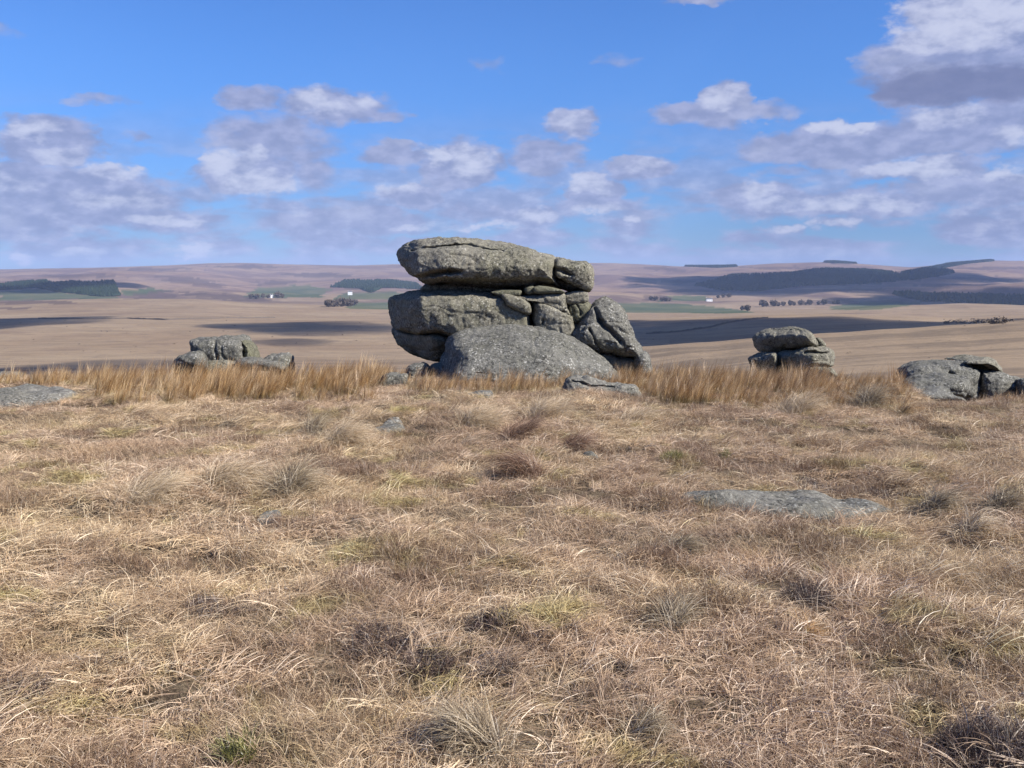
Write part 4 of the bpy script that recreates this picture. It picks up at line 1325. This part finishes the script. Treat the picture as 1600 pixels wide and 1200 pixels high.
# ------------------------------------------------------------------ distant woods, trees, farmhouses
m, N = new_mat('conifer_needles')
P = N.n('ShaderNodeNewGeometry').outputs['Position']
c = N.mix(N.noise(P, 0.03, 4.0, 0.6), (0.011, 0.021, 0.014), (0.024, 0.037, 0.020))
bs = N.n('ShaderNodeBsdfDiffuse', {'Color': c})
N.n('ShaderNodeOutputMaterial', {'Surface': bs.outputs[0]})
M_CONIFER = m
m, N = new_mat('bare_twigs')
P = N.n('ShaderNodeNewGeometry').outputs['Position']
c = N.mix(N.noise(P, 0.3, 4.0, 0.6), (0.075, 0.062, 0.054), (0.15, 0.12, 0.095))
bs = N.n('ShaderNodeBsdfDiffuse', {'Color': c})
N.n('ShaderNodeOutputMaterial', {'Surface': bs.outputs[0]})
M_TWIG = m


def wood(label, poly, hgt=13.0, spacing=13.0, rmin=2300.0, rmax=8200.0, nmax=9000):
    pxs = [a for a, b in poly]
    n = 400000
    px = rng.uniform(min(pxs), max(pxs), n)
    Y = np.sqrt(rng.uniform(rmin ** 2, rmax ** 2, n))
    x = (px - 800) / F * Y
    z = H(x, Y)
    dz = z - EYE
    fw = Y * math.cos(TH) - dz * math.sin(TH)
    py = 600 - F * (Y * math.sin(TH) + dz * math.cos(TH)) / fw
    k = in_poly(px, py, poly)
    x, Y, z = x[k], Y[k], z[k]
    # thin to the spacing on a grid of planting spots
    cell = np.round(x / spacing).astype(np.int64) * 1000003 + np.round(Y / spacing).astype(np.int64)
    _, u = np.unique(cell, return_index=True)
    u = rng.permutation(u)[:nmax]
    x, Y, z = x[u], Y[u], z[u]
    n = len(x)
    if n == 0:
        return
    hh = hgt * rng.uniform(0.75, 1.25, n)
    rad = spacing * 0.62 * rng.uniform(0.8, 1.2, n)
    V = np.zeros((n, 7, 3))
    F_ = []
    for i in range(5):
        a = i * 2 * np.pi / 5 + 0.3
        V[:, i, 0] = x + rad * np.cos(a)
        V[:, i, 1] = Y + rad * np.sin(a)
        V[:, i, 2] = z + hh * 0.05
    V[:, 5] = np.stack([x, Y, z + hh], -1)
    V[:, 6] = np.stack([x, Y, z - 1], -1)
    tr = [[i, (i + 1) % 5, 5] for i in range(5)] + [[(i + 1) % 5, i, 6] for i in range(5)]
    Fc = (np.arange(n)[:, None, None] * 7 + np.array(tr)[None]).reshape(-1, 3)
    me = mesh_np('conifer_plantation', V.reshape(-1, 3), Fc, M_CONIFER, False)
    tag(link('conifer_plantation', me), label, kind='stuff')


for lb, p in WOODS:
    wood(lb, p)


def crown_mesh(w_, h_, seed, n=150):
    r_ = np.random.default_rng(seed)
    dirs = r_.normal(0, 1, (n, 3))
    dirs /= np.linalg.norm(dirs, axis=1)[:, None]
    rad = r_.uniform(0.35, 1.0, n) ** 0.5
    c = dirs * rad[:, None] * np.array([w_ / 2, w_ / 2, h_ / 2]) + np.array([0, 0, h_ * 0.62])
    s = w_ * 0.11
    tri = r_.normal(0, 1, (n, 2, 3, 3)) * s + c[:, None, None, :]
    V = tri.reshape(-1, 3)
    V[:, 2] = np.maximum(V[:, 2], 0.4)
    return V, np.arange(len(V)).reshape(-1, 3)


def trunk_mesh(h_, r_):
    V, Fc = [], []
    for j, (zz, rr) in enumerate(((-0.5, 1.3), (h_ * 0.3, 0.9), (h_ * 0.75, 0.4))):
        for i in range(6):
            V.append((math.cos(i * math.pi / 3) * r_ * rr, math.sin(i * math.pi / 3) * r_ * rr, zz))
    for j in range(2):
        for i in range(6):
            a = j * 6 + i
            b = j * 6 + (i + 1) % 6
            Fc.append((a, b, b + 6, a + 6))
    return np.array(V), np.array(Fc)


def make_tree(seed, w_, h_):
    e = bpy.data.objects.new('tree', None)
    COL.objects.link(e)
    V, Fc = trunk_mesh(h_, 0.25)
    link('trunk', mesh_np('trunk', V, Fc, M_TWIG), e)
    V, Fc = crown_mesh(w_, h_, seed)
    link('crown', mesh_np('crown', V, Fc, M_TWIG, False), e)
    return e


def copy_tree(o):
    c_ = o.copy()
    COL.objects.link(c_)
    for ch in o.children:
        d_ = ch.copy()
        COL.objects.link(d_)
        d_.parent = c_
    return c_


ORD = 'first second third fourth fifth sixth seventh eighth ninth tenth eleventh twelfth thirteenth fourteenth'.split()
protos = [make_tree(60 + i, w_, h_) for i, (w_, h_) in enumerate(((11, 10), (14, 11), (9, 9)))]
used = [False] * 3


def place_tree(px, py, label, group, s=1.0, i=0):
    g = ground_at(px, py, lo=600)
    if not used[i]:
        t = protos[i]
        used[i] = True
    else:
        t = copy_tree(protos[i])
    t.location = (g[0], g[1], g[2] - 0.3)
    t.scale = (s, s, s)
    t.rotation_euler = (0, 0, random.uniform(0, 6.28))
    tag(t, label, 'tree', group)


TR = 'bare trees along the far field edge right of the tor'
for i, (px, s) in enumerate([(1192, 1.2), (1198, .8), (1209, .95), (1216, .6), (1224, .8), (1235, 1.05), (1241, .7), (1251, .8), (1259, .55), (1265, 1.0), (1279, .75), (1288, .9), (1303, .6), (1309, .8)]):
    place_tree(px, 479.5 - i * 0.3, ORD[i] + ' bare tree from the left in the line along the far field edge', TR, s * 1.45, (i * 2 + i // 3) % 3)
TF = 'trees sheltering the far white farmhouse'
for i, (px, py, s) in enumerate([(392, 467, .9), (401, 467, .8), (411, 466, .9), (419, 466, .7), (434, 466, 1.0), (441, 466, .9)]):
    place_tree(px, py, ORD[i] + ' dark tree from the left beside the tiny white gable', TF, s * 1.4, i % 3)
TC = 'trees of the rounded copse left of the tor'
for i in range(14):
    place_tree(512 + i * 3.2 + random.uniform(-1, 1), 480 - random.uniform(0, 3), ORD[i] + ' tree from the left in the rounded copse by the tor', TC, random.uniform(0.9, 1.3), i % 3)
TDL = ['at the left of the trio above the green field', 'in the middle of the trio above the green field', 'at the right of the trio above the green field', 'alone left of the trio above the green field', 'second left of the trio above the green field', 'nearest the long white farmhouse', 'just right of the long white farmhouse', 'farthest right of the long white farmhouse', 'at the right tip of the green field', 'just beyond the right tip of the green field']
TD = 'trees in the hollow above the green field'
for i, (px, py) in enumerate([(1034, 471), (1040, 471), (1046, 471), (1017, 469), (1024, 470), (1122, 466), (1130, 465), (1139, 465), (1160, 485), (1168, 486)]):
    place_tree(px, py, 'dark tree ' + TDL[i], TD, 1.1, i % 3)

m, N = new_mat('white_render')
P = N.n('ShaderNodeNewGeometry').outputs['Position']
bs = N.n('ShaderNodeBsdfDiffuse', {'Color': N.mix(N.noise(P, 0.6, 3.0), (0.78, 0.78, 0.76), (0.84, 0.84, 0.82))})
N.n('ShaderNodeOutputMaterial', {'Surface': bs.outputs[0]})
M_WHITE = m
m, N = new_mat('slate_roof')
P = N.n('ShaderNodeNewGeometry').outputs['Position']
bs = N.n('ShaderNodeBsdfDiffuse', {'Color': N.mix(N.noise(P, 2.0, 3.0), (0.10, 0.10, 0.11), (0.15, 0.15, 0.16))})
N.n('ShaderNodeOutputMaterial', {'Surface': bs.outputs[0]})
M_SLATE = m


def box_mesh(name, x0, x1, y0, y1, z0, z1, mat):
    V = [(x, y, z) for z in (z0, z1) for x, y in ((x0, y0), (x1, y0), (x1, y1), (x0, y1))]
    Fc = [(0, 3, 2, 1), (4, 5, 6, 7), (0, 1, 5, 4), (1, 2, 6, 5), (2, 3, 7, 6), (3, 0, 4, 7)]
    return mesh_np(name, V, Fc, mat, False)


def farmhouse(px, py, length, depth_, h_, label, rot_):
    g = ground_at(px, py, lo=1500)
    e = bpy.data.objects.new('farmhouse', None)
    COL.objects.link(e)
    e.location = (g[0], g[1], g[2])
    e.rotation_euler = (0, 0, rot_)
    L_, D_ = length / 2, depth_ / 2
    link('wall', box_mesh('wall', -L_, L_, -D_, D_, -3, h_, M_WHITE), e)
    V = [(-L_ - .3, -D_ - .3, h_ + .01), (L_ + .3, -D_ - .3, h_ + .01), (L_ + .3, D_ + .3, h_ + .01), (-L_ - .3, D_ + .3, h_ + .01), (-L_ - .3, 0, h_ + D_ * .8), (L_ + .3, 0, h_ + D_ * .8)]
    bm = bmesh.new()
    vs = [bm.verts.new(v) for v in V]
    for f in ((0, 1, 5, 4), (2, 3, 4, 5), (0, 4, 3), (1, 2, 5), (3, 2, 1, 0)):
        bm.faces.new([vs[i] for i in f])
    me = bpy.data.meshes.new('roof')
    bm.to_mesh(me)
    bm.free()
    me.materials.append(M_SLATE)
    rf = link('roof', me, e)
    link('chimney', box_mesh('chimney', -L_ + .5, -L_ + 1.5, -.5, .5, h_ + D_ * .4, h_ + D_ * .8 + 1.2, M_WHITE), rf)
    link('chimney', box_mesh('chimney', L_ - 1.5, L_ - .5, -.5, .5, h_ + D_ * .4, h_ + D_ * .8 + 1.2, M_WHITE), rf)
    for k_ in range(3):
        xx = -L_ * 0.6 + k_ * L_ * 0.6
        link('window', box_mesh('window', xx - .6, xx + .6, -D_ - .04, -D_ + .1, 3.4, 4.7, M_SLATE), e)
    tag(e, label, 'house')


farmhouse(424, 465.5, 10, 8, 7.5, 'tiny white gable among the left far trees', R(50))
farmhouse(547, 461, 14, 8, 9.5, 'tiny white farmhouse below the conifer wood', R(10))
farmhouse(1108, 471, 19, 9, 7.0, 'long white farmhouse at the edge of green fields right of the tor', R(5))


# dark gorse scattered over the slopes
def scrub(label, spots, name='gorse_scrub'):
    V, Fc, off = [], [], 0
    for (x, y, s) in spots:
        z = Hs(x, y)
        v, f = crown_mesh(2.4 * s, 1.2 * s, int(abs(x * 13 + y * 7)) % 99991, 14)
        v = v * np.array([1, 1, 0.8]) + np.array([x, y, z - 0.25 * s])
        V.append(v)
        Fc.append(f + off)
        off += len(v)
    me = mesh_np(name, np.vstack(V), np.vstack(Fc), M_TWIG, False)
    tag(link(name, me), label, kind='stuff')


sp = []
for _ in range(70):
    g = ground_at(random.gauss(1532, 20), random.uniform(499, 506), lo=200)
    sp.append((g[0], g[1], random.uniform(0.8, 2.0)))
for _ in range(14):
    g = ground_at(random.gauss(1485, 8), random.uniform(503, 506), lo=200)
    sp.append((g[0], g[1], random.uniform(0.8, 1.6)))
for _ in range(260):
    g = ground_at(random.uniform(-50, 1650), random.uniform(496, 585), lo=60)
    sp.append((g[0], g[1], random.uniform(0.3, 0.9) * (0.25 + g[1] / 1100)))
scrub('dark gorse and heather scrub dotted over the far slopes', sp)


# field banks
def bank(label, pts_, h_=1.3):
    G_ = [ground_at(a, b, lo=600) for a, b in pts_]
    L_ = []
    for a, b in zip(G_[:-1], G_[1:]):
        for t in np.linspace(0, 1, 14, endpoint=False):
            q_ = a * (1 - t) + b * t
            L_.append((q_[0], q_[1], Hs(q_[0], q_[1])))
    L_.append(tuple(G_[-1]))
    V, Fc = [], []
    for i, (x, y, z) in enumerate(L_):
        hh_ = h_ * random.uniform(0.7, 1.2)
        for (dy, dz_) in ((-1.0, -0.5), (-0.5, hh_), (0.5, hh_), (1.0, -0.5)):
            V.append((x, y + dy, z + dz_))
    for i in range(len(L_) - 1):
        for j in range(3):
            a = i * 4 + j
            Fc.append((a, a + 4, a + 5, a + 1))
    me = mesh_np('field_wall', V, Fc, M_TWIG)
    tag(link('field_wall', me), label, 'wall')


bank('dark field wall running across the left tan slope', [(60, 498), (130, 499), (200, 498), (260, 500), (330, 498), (400, 497), (430, 497)], 1.5)
bank('dark field wall crossing the shaded hollow right of the tor', [(1010, 522), (1060, 519), (1110, 512), (1160, 501), (1200, 497)], 1.5)


# ------------------------------------------------------------------ clouds that shade the land (they stand overhead, outside the picture)
m, N = new_mat('cloud_vapour')
vol = N.n('ShaderNodeVolumePrincipled', {'Color': (0.97, 0.97, 0.97, 1), 'Density': 0.022, 'Anisotropy': 0.2})
N.n('ShaderNodeOutputMaterial', {'Volume': vol.outputs[0]})
M_CLOUD = m


def cloud(px0, px1, py0, py1, lo=60.0, thick=None, dens=1.0, pad=1.0):
    cxp, cyp = (px0 + px1) / 2, (py0 + py1) / 2
    c_ = ground_at(cxp, cyp, lo=lo)
    n_ = ground_at(cxp, py1, lo=lo)
    f_ = ground_at(cxp, py0, lo=lo)
    cy = (n_[1] + f_[1]) / 2
    ry_ = max((f_[1] - n_[1]) / 2, 25.0) * pad
    cx = (cxp - 800) / F * cy
    rx_ = (px1 - px0) / 2 * cy / F * pad
    z0 = Hs(cx, cy)
    alt = max(520.0, 0.42 * cy)
    t_ = (alt - z0) / SUN.z
    pos = Vector((cx, cy, z0)) + SUN * t_
    th_ = thick or min(90.0, 0.45 * min(rx_, ry_) + 25)
    bm = bmesh.new()
    bmesh.ops.create_icosphere(bm, subdivisions=5, radius=1.0)
    V = np.array([v.co[:] for v in bm.verts])
    Fc = np.array([[v.index for v in f.verts] for f in bm.faces])
    bm.free()
    sd = int(px0 + py0) % 1000
    nn = fbm(V[:, 0] * 1.8, V[:, 1] * 1.8, V[:, 2] * 1.8, seed=sd, octs=4)
    r_ = 1 + 0.6 * nn
    V = V * r_[:, None] * np.array([rx_, ry_, th_])
    V[:, 2] = np.where(V[:, 2] < 0, V[:, 2] * 0.35, V[:, 2])
    me = mesh_np('cloud', V, Fc, M_CLOUD)
    o = link('cloud', me, loc=pos)
    tag(o, 'unseen cumulus cloud overhead placed to shade the moor', kind='structure')
    return o


CL = [
    (-160, 135, 496, 521, 300), (370, 640, 503, 524, 300), (430, 520, 529, 541, 300), (20, 290, 563, 592, 60), (-200, 20, 575, 600, 60),
    (985, 1530, 493, 545, 560), (700, 1000, 500, 525, 500),
    (1090, 1440, 424, 452, 2600), (1380, 1700, 456, 476, 2400), (0, 190, 444, 455, 2600), (1000, 1120, 434, 446, 2600), (1420, 1560, 426, 442, 2600),
]
for (a, b, c_, d_, lo_) in CL:
    cloud(a, b, c_, d_, lo_, pad=1.3 if lo_ > 2000 else 1.0)

# ------------------------------------------------------------------ haze
bm = bmesh.new()
bmesh.ops.create_cube(bm, size=1.0)
me = bpy.data.meshes.new('haze')
bm.to_mesh(me)
bm.free()
m, N = new_mat('haze_air')
vol = N.n('ShaderNodeVolumePrincipled', {'Color': (0.52, 0.67, 1.0, 1), 'Density': 5.2e-5, 'Anisotropy': 0.0})
N.n('ShaderNodeOutputMaterial', {'Volume': vol.outputs[0]})
me.materials.append(m)
hz = link('haze', me)
lowz, topz = -500.0, 260.0
hz.scale = (34000, 34000, topz - lowz)
hz.location = (0, 0, (topz + lowz) / 2)
tag(hz, 'thin blue air over the moor', kind='stuff')
for o in list(scene.objects):
    pass
